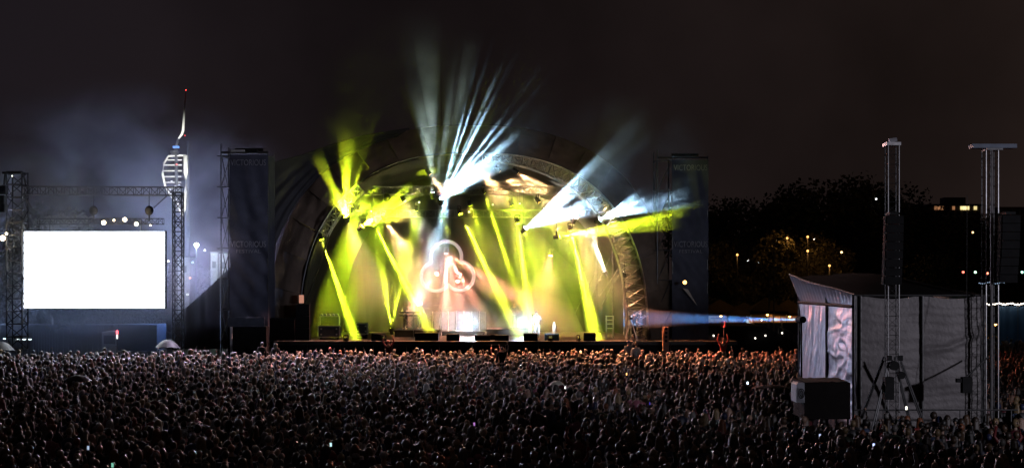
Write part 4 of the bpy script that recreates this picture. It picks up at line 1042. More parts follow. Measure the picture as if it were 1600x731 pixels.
e = MB(); e.add([(xe, 40.15, zf), (xe, 40.12, ze - .06), (xe + .06, 40.1, ze), (xa, 40.08, ze), (xa, 40.05, zf)] + [(xe, 40.9, zf), (xe, 40.9, ze - .06), (xe + .06, 40.9, ze), (xa, 40.9, ze), (xa, 40.9, zf)],
    [(0, 1, 2, 3, 4), (9, 8, 7, 6, 5)] + [(i, (i + 5), (i + 1) % 5 + 5, (i + 1) % 5) for i in range(5)])
eb.part('end_board', e, mat('grey_white_board', (.42, .44, .5), .5))
cx_, cz_ = (xe + xa) / 2 + .01, (ze + zf) / 2 - .02
eb.part('emblem', MB().path([(cx_ + .09 * math.cos(t), 40.03, cz_ + .15 * math.sin(t)) for t in [2 * PI * i / 20 for i in range(20)]], .014, 5, True).path([(cx_ + .05 * math.cos(t), 40.03, cz_ + .08 * math.sin(t)) for t in [2 * PI * i / 16 for i in range(16)]], .012, 5, True), BLK)

# ------------------------------------------------------------ masts in front of the tent
def mast(xs, top, Y, label, grp):
    a = P(xs[0], 0, Y).x; b = P(xs[1], 0, Y).x; zt = P(0, top, Y).z; W = b - a
    t = Th('speaker_mast', ((a + b) / 2, Y, 0), label, 'mast', grp)
    stn = [[Vector((a, Y, z)), Vector((b, Y, z)), Vector((a, Y + W, z)), Vector((b, Y + W, z))] for z in [zt * i / 34 for i in range(35)]]
    ch, br_ = lattice(stn, .018, .006)
    for i, c in enumerate(ch): t.part('chord', c, ALU if i < 2 else STEEL)
    t.part('bracing', br_, STEEL, kind='stuff')
    return t, a, b, zt
m1, a, b, zt = mast((1388, 1405), 226, 40.4, 'slim truss mast with splayed outriggers before the tent front', 'speaker masts beside the mixing tent')
m1.part('head', MB().box(((a + b) / 2 - .02, 40.55, zt + .02), (W_ := b - a + .1, .5, .1)), ALU); m1.part('pulley', MB().rod((a + .02, 40.4, zt + .12), (a + .26, 40.4, zt + .16), .07), mat('pale_edge', (.5, .5, .55), .5))
zj = P(0, 560, 40).z
for s, x in ((-1, a), (1, b)):
    for q in (0, .12):
        m1.part('outrigger', MB().rod((x, 40.3, zj - q), (x + s * (1.0 - q * .6), 39.6, .3), .028), STEEL)
        m1.part('outrigger', MB().rod((x, 40.9, zj - q), (x + s * (1.0 - q * .6), 41.6, .3), .028), STEEL)
    m1.part('clamp', MB().box((x, 40.3, zj), (.14, .14, .16)), BLK)
m1.part('winch', MB().rod(P(1398, 571, 40.1), P(1398, 571, 40.1) + Vector((0, .15, 0)), .15, 16).rod(P(1409, 586, 40.1), P(1409, 586, 40.1) + Vector((0, .15, 0)), .12, 16), BLK)
m1.part('ballast', MB().box(P(1388, 606, 40.1), (.28, .3, .7)), BLK)
m2, a, b, zt = mast((1541, 1560), 232, 41.2, 'tall truss mast with a wide cap beam at the far corner of the grey tent', 'speaker masts beside the mixing tent')
m2.part('thick_pole', MB().rod(P(1549, 232, 41.15), (P(1549, 0, 41.15).x, 41.15, 0), .045, 8), ALU)
m2.part('cap_beam', MB().box(P(1551, 229, 41.3), (1.42, .4, .13)), mat('cap_blue', (.12, .16, .24), .5)); m2.part('cap_plate', MB().box(P(1551, 234, 41.3), (.5, .45, .06)), STEEL)
m2.part('outrigger', MB().rod((a, 41, 3.5), P(1508, 590, 40.2), .03), STEEL)
def hang(xc, y0, y1, Y, w_, n, lean, label):
    top = P(xc, y0, Y); bot = P(xc, y1, Y); h = (top.z - bot.z) / n
    t = Th('line_array', (top.x, Y, bot.z), label, 'speaker array', 'black line arrays hanging on the masts')
    for i in range(n):
        z = bot.z + h * (i + .5); y = Y + lean * (1 - i / n) ** 2
        t.part('speaker_cabinet', MB().box((top.x, y, z), (w_, .42, h - .02)), BOX); 
        t.part('side_rail', MB().rod((top.x - w_ / 2 - .015, y - .15, z - h / 2 + .02), (top.x - w_ / 2 - .015, y - .15, z + h / 2 - .02), .018, 5), STEEL)
    t.part('hang_bar', MB().box((top.x, Y + .1, top.z + .06), (.3, .5, .08)), BLK)
hang(1396, 337, 445, 39.9, .52, 8, .2, 'black line array hung on the slim mast before the tent')
hang(1577, 336, 442, 40.6, .56, 8, .25, 'black line array hung on the mast with the cap beam')
hm_ = Th('hanging_motor', P(1510, 605, 40.2), 'black chain motor hanging on a long thin cable before the grey tent', 'hoist')
hm_.part('motor', MB().box(P(1510, 601, 40.2), (.3, .22, .5)).box(P(1504, 594, 40.2), (.4, .15, .12)), BLK); hm_.part('cable', MB().rod(P(1511, 305, 41.2), P(1510, 590, 40.2), .009, 5), STEEL)
t = Th('barrier_rail', P(1430, 640, 39.2), 'low dark rail along the foot of the grey tent', 'rail'); t.part('rail', MB().rod(P(1335, 640, 40), P(1590, 640, 40), .025), STEEL)
for x in range(1340, 1590, 40): t.part('post', MB().rod(P(x, 640, 40), (P(x, 0, 40).x, 40, 0), .02), STEEL)

# ------------------------------------------------------------ spire tower far behind
TY = 1100.
sp = Th('spire_tower', P(285, 435, TY) * Vector((1, 1, 0)), 'floodlit white sail-shaped lookout tower with a needle spire and red beacons', 'tower')
LIT = mat('tower_concrete', (.7, .71, .68), .6, emit=(1, .98, .88), estr=.0)
def R3(pts, m, name, r, lab=None): 
    s_ = TY / 2000
    return sp.part(name, MB().path([P(x, y, TY) for x, y in pts], [q * s_ * 1.3 for q in r] if isinstance(r, list) else r * s_ * 1.3, 8), m, True)
# sail edge, rear shaft, spire
R3([(280, 322), (268, 308), (258, 290), (254, 272), (256, 255), (263, 244)], CONC, 'sail_rib', [.6, 1.0, 1.4, 1.6, 1.5, 1.1])
R3([(263, 244), (275, 243), (290, 243)], CONC, 'sail_rib', 1.2)
R3([(284, 338), (289, 325), (291, 300), (291, 270), (290, 243)], CONC, 'shaft', [.8, 2.0, 2.6, 3.2, 3.0])
R3([(284, 338), (278, 318), (272, 306)], CONC, 'shaft', [.6, 1.2, 1.0])
R3([(292, 435), (293, 360), (294, 300), (294, 220)], DSTEEL, 'rear_shaft', [3.4, 3, 2.6, 1.4])
R3([(275, 233), (276, 226), (279, 217)], DSTEEL, 'neck', 1.6)
R3([(278, 218), (284, 210), (286, 204), (287.3, 185), (289, 160), (290.5, 141)], CONC, 'spire', [.8, 1.5, 1.7, 1.3, .9, .4])
for y, x0, x1 in ((250, 259, 284), (258, 256, 284), (267, 255, 284), (276, 255, 283), (285, 257, 283), (294, 261, 282), (303, 266, 282)): R3([(x0, y), (x1, y)], CONC, 'deck_rib', .7 if y < 290 else .45)
for i, y in enumerate((236, 240, 296, 302, 309)): sp.part('viewing_deck', MB().rod(P(273 + i * .8, y, TY), P(273 + i * .8, y + 3.2, TY), (7 - (i % 3)) * TY / 2000, 14), DSTEEL)
sp.part('core', MB().path([P(276, 330, TY), P(276, 300, TY), P(275, 232, TY)], [1.4 * .55, 3 * .55, 2.4 * .55], 8), DSTEEL)
sp.part('crown_lamp', MB().box(P(275, 230, TY), (5, 3, 1.6)), glow('crown', (.1, .3, 1), 1.4))
for x, y, r in ((290.5, 141, .9), (289, 212, .8), (276, 257, 1.0)): sp.part('beacon', MB().ball(P(x, y, TY - 6), r * .55, 8, 6), glow('beacon', (1, .05, .04), 5))
for (x, y) in ((268, 283), (274, 291), (266, 296), (279, 298), (270, 305), (276, 312), (280, 289)): sp.part('window', MB().box(P(x, y, TY - 5), (1.5, 1, .9)), glow('tower_window', (.9, .95, 1), .9))
lamp('SPOT', P(230, 420, 900), (1, .98, .86), 7e6, P(278, 270, TY), 3, 24, .6, 'tower_flood')

# ------------------------------------------------------------ trees
def tree_mesh(seed, w_, h, n):
    r = random.Random(seed); b = MB(); tr = MB()
    tr.path([(0, 0, 0), (.1, 0, h * .2), (-.1, .1, h * .45), (.1, 0, h * .75)], [.38, .3, .2, .06], 8)
    lobes = []
    for i in range(26):
        th = r.uniform(0, 2 * PI); z = r.uniform(.28, .97); rad = w_ / 2 * (1 - ((z - .55) / .55) ** 2) ** .5 if abs(z - .55) < .55 else 0
        q = r.uniform(.3, .9) * rad; c = Vector((math.cos(th) * q, math.sin(th) * q, z * h)); lobes.append((c, r.uniform(.15, .25) * w_))
        tr.path([(0, 0, h * (.25 + .35 * z * r.random())), c * .6 + Vector((0, 0, h * .2)), c], [.12, .07, .02], 5)
    for i in range(n):
        c, R = r.choice(lobes); d = Vector((r.gauss(0, 1), r.gauss(0, 1), r.gauss(0, .8))).normalized() * R * r.uniform(.5, 1.02)
        p = c + d; s = r.uniform(.28, .6); q = Matrix.Rotation(r.uniform(0, 6), 3, Vector((r.gauss(0, 1), r.gauss(0, 1), r.gauss(0, 1))).normalized())
        b.add([p + q @ Vector(v) * s for v in ((-.5, 0, 0), (0, -.35, .1), (.6, 0, 0), (0, .4, .1))], [(0, 1, 2), (0, 2, 3)])
    zm = max(v[2] for v in b.v); b.v = [(x, y, z * h / zm) for x, y, z in b.v]; tr.v = [(x, y, z * h / zm) for x, y, z in tr.v]
    mc = bpy.data.meshes.new('crown'); mc.from_pydata(b.v, [], b.f); mc.materials.append(LEAF)
    mt = bpy.data.meshes.new('trunk'); mt.from_pydata(tr.v, [], tr.f); mt.materials.append(BARK); mt.shade_smooth()
    return mc, mt
TM = [tree_mesh(3, 13, 14, 9000), tree_mesh(8, 16, 14, 11000), tree_mesh(21, 11, 14, 8000)]
def tree(px, top, Y, k, sx, label, grp='trees beyond the field'):
    x = (px - 800) * Y / 2000; zt = CZ + (435 - top) * Y / 2000
    t = thing('broadleaf_tree', (x, Y, 0), label, 'tree', grp, random.uniform(0, 6)); s = zt / 14; t.scale = (sx * s, sx * s, s)
    for nme, m_ in (('crown', TM[k][0]), ('trunk', TM[k][1])):
        o = bpy.data.objects.new(nme, m_); C.objects.link(o); o.parent = t
for a in ((1125, 300, 150, 0, .8, 'dark tree directly beside the darker banner tower'), (1168, 308, 160, 1, .85, 'dark tree over the orange-lit stalls, lower than its neighbours'), (1215, 300, 155, 2, 1, 'dark tree above the black platform ramp'),
          (1262, 285, 165, 1, .85, 'dark tree rising over the high corner of the silver tent'), (1312, 270, 150, 0, .95, 'tallest dark tree, above the tent roof corner'), (1362, 272, 160, 1, .85, 'tall dark tree just before the slim mast'),
          (1415, 300, 150, 2, 1, 'dark tree immediately beyond the slim mast'), (1452, 322, 170, 1, .8, 'dark tree in front of the lit flats'), (1500, 336, 150, 0, 1, 'low dark tree between lit flats and capped mast'),
          (1545, 330, 165, 1, .85, 'dark tree behind the capped mast'), (1590, 336, 150, 0, .9, 'dark tree behind the line array of the capped mast'), (1640, 330, 160, 1, .9, 'dark tree at the outer edge of the treeline'),
          (1240, 350, 132, 2, .95, 'lower tree with orange light caught in its leaves'), (1150, 365, 135, 0, .75, 'lower tree beside the banner tower with a glint of orange'), (1290, 372, 128, 1, .7, 'lower tree in orange light behind the silver flap'), (1470, 392, 120, 0, .8, 'low tree behind the tent roof by coloured lamps'),
          (85, 312, 95, 2, .8, 'spreading tree standing in haze behind the white screen'), (60, 335, 112, 0, .8, 'tree in haze beside the thick goalpost leg'), (125, 338, 108, 1, .5, 'low tree top in haze over the warm lamps'), (20, 400, 118, 1, .6, 'low hazy tree behind the thick goalpost leg'),
          (300, 400, 118, 0, .9, 'small hazy tree below the greenish flood lamp'), (-30, 380, 118, 1, .6, 'hazy tree outside the thick goalpost leg'), (210, 420, 125, 1, .6, 'hazy tree hidden behind the white screen')):
    tree(*a)
# lamps among the trees
amb = (1, .46, .12)
k = 0
tl = [(1230, 372, 130, 95, 'orange street lamp high in the lower trees, first'), (1262, 370, 126, 80, 'orange street lamp glinting above the tent corner'), (1262, 392, 122, 80, 'lower orange street lamp above the tent corner'), (1152, 398, 128, 80, 'orange street lamp between banner tower and ramp'), (1296, 415, 122, 110, 'orange street lamp just over the silver flap')]
for px, py, Y, E, l in tl:
    p = P(px, py, Y); t = Th('street_lamp', (p.x, Y, 0), l, 'street lamp', 'street lamps among the trees')
    t.part('pole', MB().rod((p.x, Y, 0), (p.x, Y, p.z), .06), BLK); t.part('globe', MB().ball(p, .11, 8, 6), glow('amber_big', amb, 3), True)
    lamp('POINT', p - Vector((0, .4, .2)), amb, E, size=.2)
for px, py, Y, c, l in ((1505, 425, 110, (1, .15, .1), 'red festoon lamp over the tent roof'), (1524, 425, 110, (.5, 1, .6), 'green festoon lamp between two red ones'), (1543, 427, 110, (1, .25, .15), 'red festoon lamp against the capped mast'), (1597, 425, 110, (.4, 1, .7), 'green festoon lamp beyond the line array'),
                        (1520, 363, 140, (1, .6, .25), 'single orange lamp high beyond the tent roof'), (1214, 377, 140, (1, .8, .6), 'tiny pale lamp in the dark trees'), (1272, 373, 140, (1, .8, .6), 'tiny pale lamp beyond the orange street lamps'), (1169, 407, 140, (1, 1, .9), 'tiny white lamp over the orange stalls, first'), (1186, 409, 140, (.9, 1, 1), 'tiny white lamp over the orange stalls, second'),
                        (1217, 411, 140, (.9, .95, 1), 'tiny white lamp above the ramp'), (1315, 394, 120, (1, .6, .25), 'tiny orange lamp above the tent roof'), (1369, 311, 145, (.8, .8, .8), 'faint lamp high in the tree by the mast')):
    p = P(px, py, Y); t = Th('festoon_lamp', p, l, 'lamp', 'small lamps strung in the dark trees'); t.part('bulb', MB().ball(p, .11, 8, 5), glow('fest%d%d%d' % tuple(int(q * 9) for q in c), c, 4)); t.part('cap', MB().rod(p + Vector((0, 0, .09)), p + Vector((0, 0, .25)), .05, 6), BLK)
cb = Th('lamp_cable', P(1500, 420, 110), 'thin festoon cable crossing above the tent roof', 'cable'); cb.part('cable', MB().path([P(1440 + i * 14, 419 + 3 * math.sin(i * .9), 110) for i in range(16)], .015, 4), BLK)

# ------------------------------------------------------------ stalls beyond the field
def stall(px, Y, w_, ht, label, warm_=(1, .5, .16), E=900, roofc=None):
    x = (px - 800) * Y / 2000; t = Th('food_stall', (x, Y, 0), label, 'stall', 'lit stalls beyond the field'); R_ = mat('stall_roof', (.035, .028, .02), .9, spec=.1) if roofc is None else roofc
    for sx in (-1, 1):
        for sy in (0, 2.6): t.part('post', MB().rod((x + sx * w_ / 2, Y + sy, 0), (x + sx * w_ / 2, Y + sy, ht), .05), STEEL)
    t.part('counter', MB().box((x, Y + .1, .95), (w_ - .1, .5, .1)), BARK); t.part('front_cloth', MB().box((x, Y - .12, .45), (w_ - .1, .04, .88)), mat('stall_cloth', (.3, .2, .12), .8))
    t.part('back_cloth', MB().box((x, Y + 2.65, ht / 2), (w_, .04, ht)), mat('stall_back', (.45, .3, .18), .8))
    r = MB(); c = Vector((x, Y + 1.3, ht + 1.3)); cs_ = [Vector((x - w_ / 2 - .15, Y - .2, ht)), Vector((x + w_ / 2 + .15, Y - .2, ht)), Vector((x + w_ / 2 + .15, Y + 2.8, ht)), Vector((x - w_ / 2 - .15, Y + 2.8, ht))]
    r.add(cs_ + [c], [(0, 1, 4), (1, 2, 4), (2, 3, 4), (3, 0, 4)]); r.box((x, Y - .22, ht - .15), (w_ + .3, .03, .3)); t.part('roof', r, R_)
    t.part('bulb', MB().ball((x, Y + .6, ht - .35), .12, 8, 5), glow('stall_bulb', warm_, 12)); lamp('POINT', (x, Y + .4, ht - .5), warm_, E, size=.15)
for a in ((1128, 128, 4.5, 2.6, 'orange-lit food stall beside the banner tower', amb, 34), (1167, 124, 3.6, 2.4, 'orange-lit food stall behind the blue beam, second along', amb, 44), (1201, 122, 3.4, 2.9, 'orange-lit food stall with a pale pointed roof over the ramp', amb, 75),
          (1236, 123, 3.4, 2.7, 'orange-lit food stall closest to the silver tent', amb, 85), (1560, 96, 4.2, 2.9, 'warm-lit bar stall behind the capped mast', amb, 65), (1593, 96, 3.2, 2.9, 'warm-lit bar stall at the far end of the blue fence', amb, 60)): stall(*a)
# white small peak tent, fence, string lights
t = Th('peaked_tent', P(1170, 508, 96), 'small white peaked tent at the top of the black platform', 'tent'); c = P(1170, 493, 96); q = P(1165, 506, 96); q2 = P(1173, 506, 96)
e = MB(); e.add([q, q2, q2 + Vector((0, 1.5, 0)), q + Vector((0, 1.5, 0)), c + Vector((0, .8, 0))], [(0, 1, 4), (1, 2, 4), (2, 3, 4), (3, 0, 4)]); t.part('roof', e, WHITE)
e = MB(); e.box(((q.x + q2.x) / 2, 96.8, q.z / 2), (q2.x - q.x, 1.5, q.z)); t.part('wall', e, WHITE)
lamp('POINT', P(1170, 503, 95.4) + Vector((0, -.6, 0)), (1, 1, .95), 60, size=.1)
fn_ = Th('site_fence', (22, 118, 0), 'long low mesh fence running before the orange-lit stalls', 'fence')
for i in range(14):
    x = 14.5 + i * 2.6; fn_.part('panel', MB().box((x + 1.3, 118, 1.0), (2.5, .03, 1.9)), DSTEEL); fn_.part('post', MB().rod((x, 118, 0), (x, 118, 2.1), .04), STEEL)
bf = Th('blue_fence', (P(1590, 0, 90).x, 90, 0), 'bright blue cloth fence with string lights behind the capped mast', 'fence')
for i in range(5):
    x0 = P(1560, 0, 90).x + i * 1.4; bf.part('cloth_panel', MB().grid(lambda u, v: Vector((x0 + 1.36 * u, 90 + .04 * math.sin(u * 14), .3 + (P(0, 478, 90).z - .3) * v)), 12, 4), BLUE, True); bf.part('post', MB().rod((x0, 90.06, 0), (x0, 90.06, P(0, 474, 90).z), .04), STEEL)
lamp('SPOT', (P(1590, 0, 86).x, 86.5, 5.2), (.5, .8, 1), 30, (P(1590, 0, 90).x, 90, 2.8), .2, 100, .6, 'fence_light')
sl = Th('string_lights', P(1575, 474, 89.8), 'two loose strings of tiny white bulbs above the blue fence', 'string lights')
for i in range(26): sl.part('bulb', MB().ball(P(1542 + i * 2.4 + random.random(), 474 + .8 * math.sin(i * .7) + random.random() * 1.5, 89.7), .045, 6, 4), glow('string', (1, .85, .7), 8))
for i in range(16): sl.part('bulb', MB().ball(P(1530 + i * 2.6, 442 + 1.0 * math.sin(i * .8), 89.7), .028, 6, 4), glow('string_blue', (.5, .7, 1), 1.2))
sl.part('wire', MB().path([P(1530 + i * 5, 442 + 2.5 * math.sin(i * 1.6), 89.8) for i in range(15)], .012, 4).path([P(1540 + i * 5, 472, 89.8) for i in range(14)], .012, 4), BLK)
# black platform with ramp
bp = Th('viewing_platform', (P(1165, 0, 84).x, 84, 0), 'black raised platform with a long ramp sloping down toward the silver tent', 'platform')
e = MB(); za = P(0, 509, 84).z; pr = [P(1102, 0, 84).x, P(1192, 0, 84).x, P(1250, 0, 84).x]
pv = [(pr[0], 0), (pr[0], za), (pr[1], za), (pr[2], P(0, 538, 84).z), (pr[2], 0)]
e.add([(x, y, z) for y in (84, 90) for x, z in pv], [(0, 4, 3, 2, 1), (5, 6, 7, 8, 9)] + [(i, (i + 1) % 5, 5 + (i + 1) % 5, 5 + i) for i in range(5)]); bp.part('deck', e, BLK)
bp.part('handrail', MB().rod(P(1192, 497, 84), P(1250, 526, 84), .03).rod(P(1110, 497, 84), P(1192, 497, 84), .03), STEEL)
for i in range(8): x = 1192 + i * 8; bp.part('post', MB().rod(P(x, 509 + (x - 1192) * .5, 84), P(x, 497 + (x - 1192) * .5, 84), .025), STEEL)
for x, y, l in ((1190, 500, 'on the bend of the platform rail'), (1222, 520, 'halfway down the ramp'), (1196, 524, 'under the bend of the platform'), (1115, 524, 'at the start of the black platform'), (1180, 528, 'low on the platform front')):
    t = Th('platform_lamp', P(x, y, 83.7), 'tiny white lamp ' + l, 'lamp', 'tiny lamps on the black platform'); t.part('bulb', MB().ball(P(x, y, 83.7), .06, 6, 4), glow('plat', (1, .92, .8), 3)); t.part('bracket', MB().rod(P(x, y, 83.72), P(x, y + 2, 83.95), .02, 4), BLK)
for x in (1220, 1228): t = Th('bare_pole', (P(x, 0, 88).x, 92, 0), f'thin bare pole rising beyond the ramp, {"the slightly shorter" if x == 1220 else "the taller"} of two', 'pole'); t.part('pole', MB().rod((P(x, 0, 88).x, 92, 0), (P(x, 0, 88).x, 92, 9 if x == 1228 else 7), .04), STEEL)
# people by the stalls
for i, (px, Y) in enumerate(((1143, 121), (1150, 120), (1160, 121), (1178, 119.5), (1184, 120), (1192, 120.5), (1210, 120), (1222, 121), (1244, 120))):
    hk = ('short', 'long', 'cap', 'short', 'bun', 'short', 'beanie', 'long', 'short')[i]; hc = ('brown', 'blond', 'red', 'black', 'ginger', 'grey', 'navy', 'dark brown', 'black')[i]; ck = ('maroon', 'grey', 'navy', 'black', 'denim', 'charcoal', 'dark green', 'black', 'grey')[i]
    person(((px - 800) * Y / 2000, Y, 0), PI / 2 * (i % 4), 1.75, hk, hc, ck, 'down', f'person in {ck} with {hc} {hk + " hair" if hk in ("short", "long") else "hair bun" if hk == "bun" else "woolly hat" if hk == "beanie" else "cap"} strolling before the orange stalls', 'people strolling by the stalls')
# far flats
fb = Th('block_of_flats', (P(1494, 0, 360).x, 360, 0), 'distant flat-roofed block with warm lit windows above the trees', 'building')
z1 = P(0, 322, 360).z; xa, xb = P(1452, 0, 360).x, P(1532, 0, 360).x
fb.part('wall', MB().box(((xa + xb) / 2, 366, z1 / 2), (xb - xa, 12, z1)), BRICK); fb.part('roof', MB().box(((xa + xb) / 2, 366, z1 + .3), (xb - xa + 1, 13, .5)), DSTEEL); fb.part('stair_head', MB().box((P(1500, 0, 360).x, 366, z1 + 1.5), (6, 4, 2.4)), DSTEEL)
for i, x in enumerate((1462, 1467, 1472, 1490, 1503, 1507, 1512, 1524)):
    lit = i not in (3,); col = (1, .45, .2) if i < 4 else (1, .8, .35)
    fb.part('window', MB().box(P(x, 323.5 + 1.5, 359.95), (.7 if i < 4 else .85, .2, 1.0)), glow('flat%d' % i, col, (.25, .35, .3, .3, 1.2, 1.6, 1.2, .9)[i]))
for j in range(2):
    for i in range(8): fb.part('window', MB().box(P(1458 + i * 10, 333 + j * 9, 359.95), (1.0, .1, 1.1)), DSTEEL)
f2 = Th('far_house', (P(1585, 0, 330).x, 330, 0), 'distant low brown building above the trees beyond the capped mast', 'building')
f2.part('wall', MB().box((P(1590, 0, 330).x, 334, P(0, 327, 330).z / 2), (9, 8, P(0, 327, 330).z)), BRICK); f2.part('roof', MB().box((P(1590, 0, 330).x, 334, P(0, 327, 330).z + .3), (9.6, 8.6, .6)), mat('tile_roof', (.2, .1, .07), .8))
for i in range(3): f2.part('window', MB().box((P(1580 + i * 9, 0, 330).x, 329.96, P(0, 331, 330).z), (.8, .1, 1)), DSTEEL)

# ------------------------------------------------------------ behind and beside the screen
tk = Th('parked_truck', (P(215, 0, 90).x, 90, 0), 'blue sheeted truck trailer parked in haze under the white screen', 'truck')
x0, x1 = P(184, 0, 90).x, P(245, 0, 90).x; z0_, z1_ = .9, P(0, 507, 90).z
tk.part('cargo_box', MB().box(((x0 + x1) / 2, 91.2, (z0_ + z1_) / 2), (x1 - x0, 2.4, z1_ - z0_)), BLUE)
tk.part('chassis', MB().box(((x0 + x1) / 2, 91.2, .75), (x1 - x0 + .2, 2.2, .2)), BLK); tk.part('cab', MB().box((x0 - .6, 91.2, 1.3), (1.1, 2.2, 1.9)), mat('cab_white', (.4, .42, .45), .4)); tk.part('windscreen', MB().box((x0 - .6, 90.08, 1.7), (.8, .04, .6)), DSTEEL)
for x in (x0 - .6, x0 + .6, x1 - 1.6, x1 - .6): tk.part('wheel', MB().rod((x, 90.05, .45), (x, 90.35, .45), .45, 14), BLK)
for px, w_, l in ((40, 5, 'dark shipping container behind the thick goalpost leg'), (88, 3.5, 'dark shipping container behind the first half of the screen'), (150, 2.6, 'dark shipping container next to the blue truck')):
    x = (px - 800) * 94 / 2000; t = Th('shipping_container', (x, 94, 0), l, 'container', 'containers behind the screen'); t.part('box', MB().box((x, 95.2, 1.3), (w_, 2.4, 2.6)), DSTEEL)
    for i in range(int(w_ / .4)): t.part('rib', MB().box((x - w_ / 2 + .2 + i * .4, 93.97, 1.3), (.14, .05, 2.4)), DSTEEL)
t = Th('marker_lamp', P(183, 519, 84), 'red and white upright marker lamp beside the blue truck', 'lamp'); t.part('red_lamp', MB().rod(P(183, 516, 84), P(183, 522, 84), .07), glow('mark_red', (1, .1, .12), 4)); t.part('white_lamp', MB().rod(P(183, 522.4, 84), P(183, 529, 84), .06), glow('mark_white', (1, 1, 1), 1.5)); t.part('post', MB().rod(P(183, 529, 84), (P(183, 0, 84).x, 84, 0), .03), STEEL)
t = Th('floor_strip_light', P(30, 530, 80), 'row of short white strip lights low beside the thick goalpost leg', 'lights')
for x in (8, 28, 38, 46): t.part('strip', MB().box(P(x, 530 - (x == 8) * 1, 80), (.24, .05, .06)), glow('strip', (.8, .95, 1), 2.5)); t.part('bracket', MB().rod(P(x, 531, 80.04), (P(x, 0, 80).x, 80.04, 0), .02, 4), STEEL)
t = Th('flood_lamp', P(307, 383, 96), 'bright greenish white flood lamp between spire tower and scaffold tower', 'lamp'); t.part('bulb', MB().ball(P(307, 383, 96), .17, 10, 7), glow('green_white', (.75, 1, .8), 25), True); t.part('pole', MB().rod(P(307, 386, 96.1), (P(307, 0, 96).x, 96.1, 0), .06), STEEL)
lamp('POINT', P(307, 383, 95.6), (.75, 1, .85), 500, size=.15)
for x, y, c, l in ((320, 391, (.9, 1, 1), 'tiny cool lamp beside the greenish flood lamp'), (263, 408, (1, 1, 1), 'tiny white lamp level with the screen edge'), (286, 424, (1, 1, 1), 'tiny white lamp right of the slim truss leg'), (297, 434, (1, .35, .2), 'small reddish lamp in haze between the towers'), (293, 460, (.9, 1, .8), 'small pale lamp low in haze between the towers'), (301, 410, (.5, .8, 1), 'tiny blue lamp under the greenish flood lamp')):
    t = Th('small_lamp', P(x, y, 95), l, 'lamp', 'small lamps in the haze'); t.part('bulb', MB().ball(P(x, y, 95), .08, 8, 5), glow('sm%d%d' % (x, y), c, 4)); t.part('wire', MB().rod(P(x, y, 95.05), P(x, y - 6, 95.05), .012, 4), BLK)
for x0, x1, y0, y1, l in ((329, 340, 395, 440, 'upright white cabin block in haze beside the scaffold tower'), (343, 355, 396, 425, 'second white cabin block touching the scaffold tower'), (278, 296, 402, 409, 'flat white cabin roof in haze beside the slim truss leg')):
    a_ = P(x0, y0, 98); b_ = P(x1, y1, 98); t = Th('site_cabin', ((a_.x + b_.x) / 2, 98, 0), l, 'cabin', 'white cabins in the haze'); t.part('wall', MB().box(((a_.x + b_.x) / 2, 99, a_.z / 2), (b_.x - a_.x, 2, a_.z)), mat('cabin_paint', (.4, .41, .43), .6)); t.part('roof', MB().box(((a_.x + b_.x) / 2, 99, a_.z + .05), (b_.x - a_.x + .1, 2.1, .1)), DSTEEL); t.part('window', MB().box(((a_.x + b_.x) / 2, 97.97, a_.z - .9), ((b_.x - a_.x) * .5, .04, .5)), DSTEEL)
# dark slope of cloth behind the scaffold tower
ds = Th('backstage_sheet', P(320, 540, 88), 'huge dark sloping sheet beside the scaffold tower hiding the backstage', 'sheet')
def dsf(u, v):
    x = 275 + 85 * u; top = 492 - 75 * u ** 1.1; return P(x, 545 * (1 - v) + top * v, 88 + .2 * math.sin(u * 25) * v)
ds.part('cloth', MB().grid(dsf, 40, 12), WING, True)

# ------------------------------------------------------------ umbrellas and small lights in the crowd
def umbrella(px, py, Y, R_, m, label, tilt=0.1, rise=.45):
    c = P(px, py, Y); t = Th('umbrella', c - Vector((0, 0, .9)), label, 'umbrella', None)
    for k in range(8):
        def f(u, v, k=k):
            a = 2 * PI * (k + u) / 8 + .2; r = R_ * v * (1 - .06 * math.sin(PI * u) * v); return c + Vector((math.cos(a) * r, math.sin(a) * r, R_ * rise * (1 - v ** 2) + .04 * math.sin(PI * u) * v - tilt * math.sin(a) * r))
        t.part('canopy_panel', MB().grid(f, 4, 6), m, True)
    t.part('shaft', MB().rod(c + Vector((0, 0, R_ * rise + .06)), c - Vector((0, 0, .85)), .012, 6), STEEL); t.part('handle', MB().path([c - Vector((0, 0, .85)), c - Vector((0, 0, .98)), c - Vector((0, .05, 1.02)), c - Vector((0, .1, .97))], .018, 6), BLK)
    for k in range(8):
        a = 2 * PI * k / 8 + .2; t.part('rib', MB().path([c + Vector((math.cos(a) * R_ * v, math.sin(a) * R_ * v, R_ * rise * (1 - v ** 2) - .012 - tilt * math.sin(a) * R_ * v)) for v in (0, .5, 1)], .006, 4), STEEL)
umbrella(122, 596, 54, .62, CLOTHP, 'open black umbrella over the crowd below the white screen')
umbrella(310, 668, 38, .4, mat('umbrella_grey', (.07, .07, .08), .6), 'small grey umbrella low in the crowd below the spire tower', rise=.25)
umbrella(870, 602, 52.5, .33, CLOTHW, 'small pale umbrella over the crowd below the singer', rise=.6)
umbrella(702, 676, 36.5, .2, mat('clear_umbrella', (.5, .48, .5), .2), 'tiny shiny domed umbrella low in the crowd below the trefoil sign', rise=.8)
umbrella(262, 544, 76, .75, mat('umbrella_grey', (.07, .07, .08), .6), 'grey umbrella at the front of the crowd below the slim truss leg', rise=.7)
umbrella(2, 548, 76, .8, mat('umbrella_grey', (.07, .07, .08), .6), 'grey umbrella at the front of the crowd below the thick truss leg', rise=.7)
umbrella(1205, 607, 50, .8, CLOTHP, 'wide black umbrella in the crowd beside the silver tent', rise=.2)
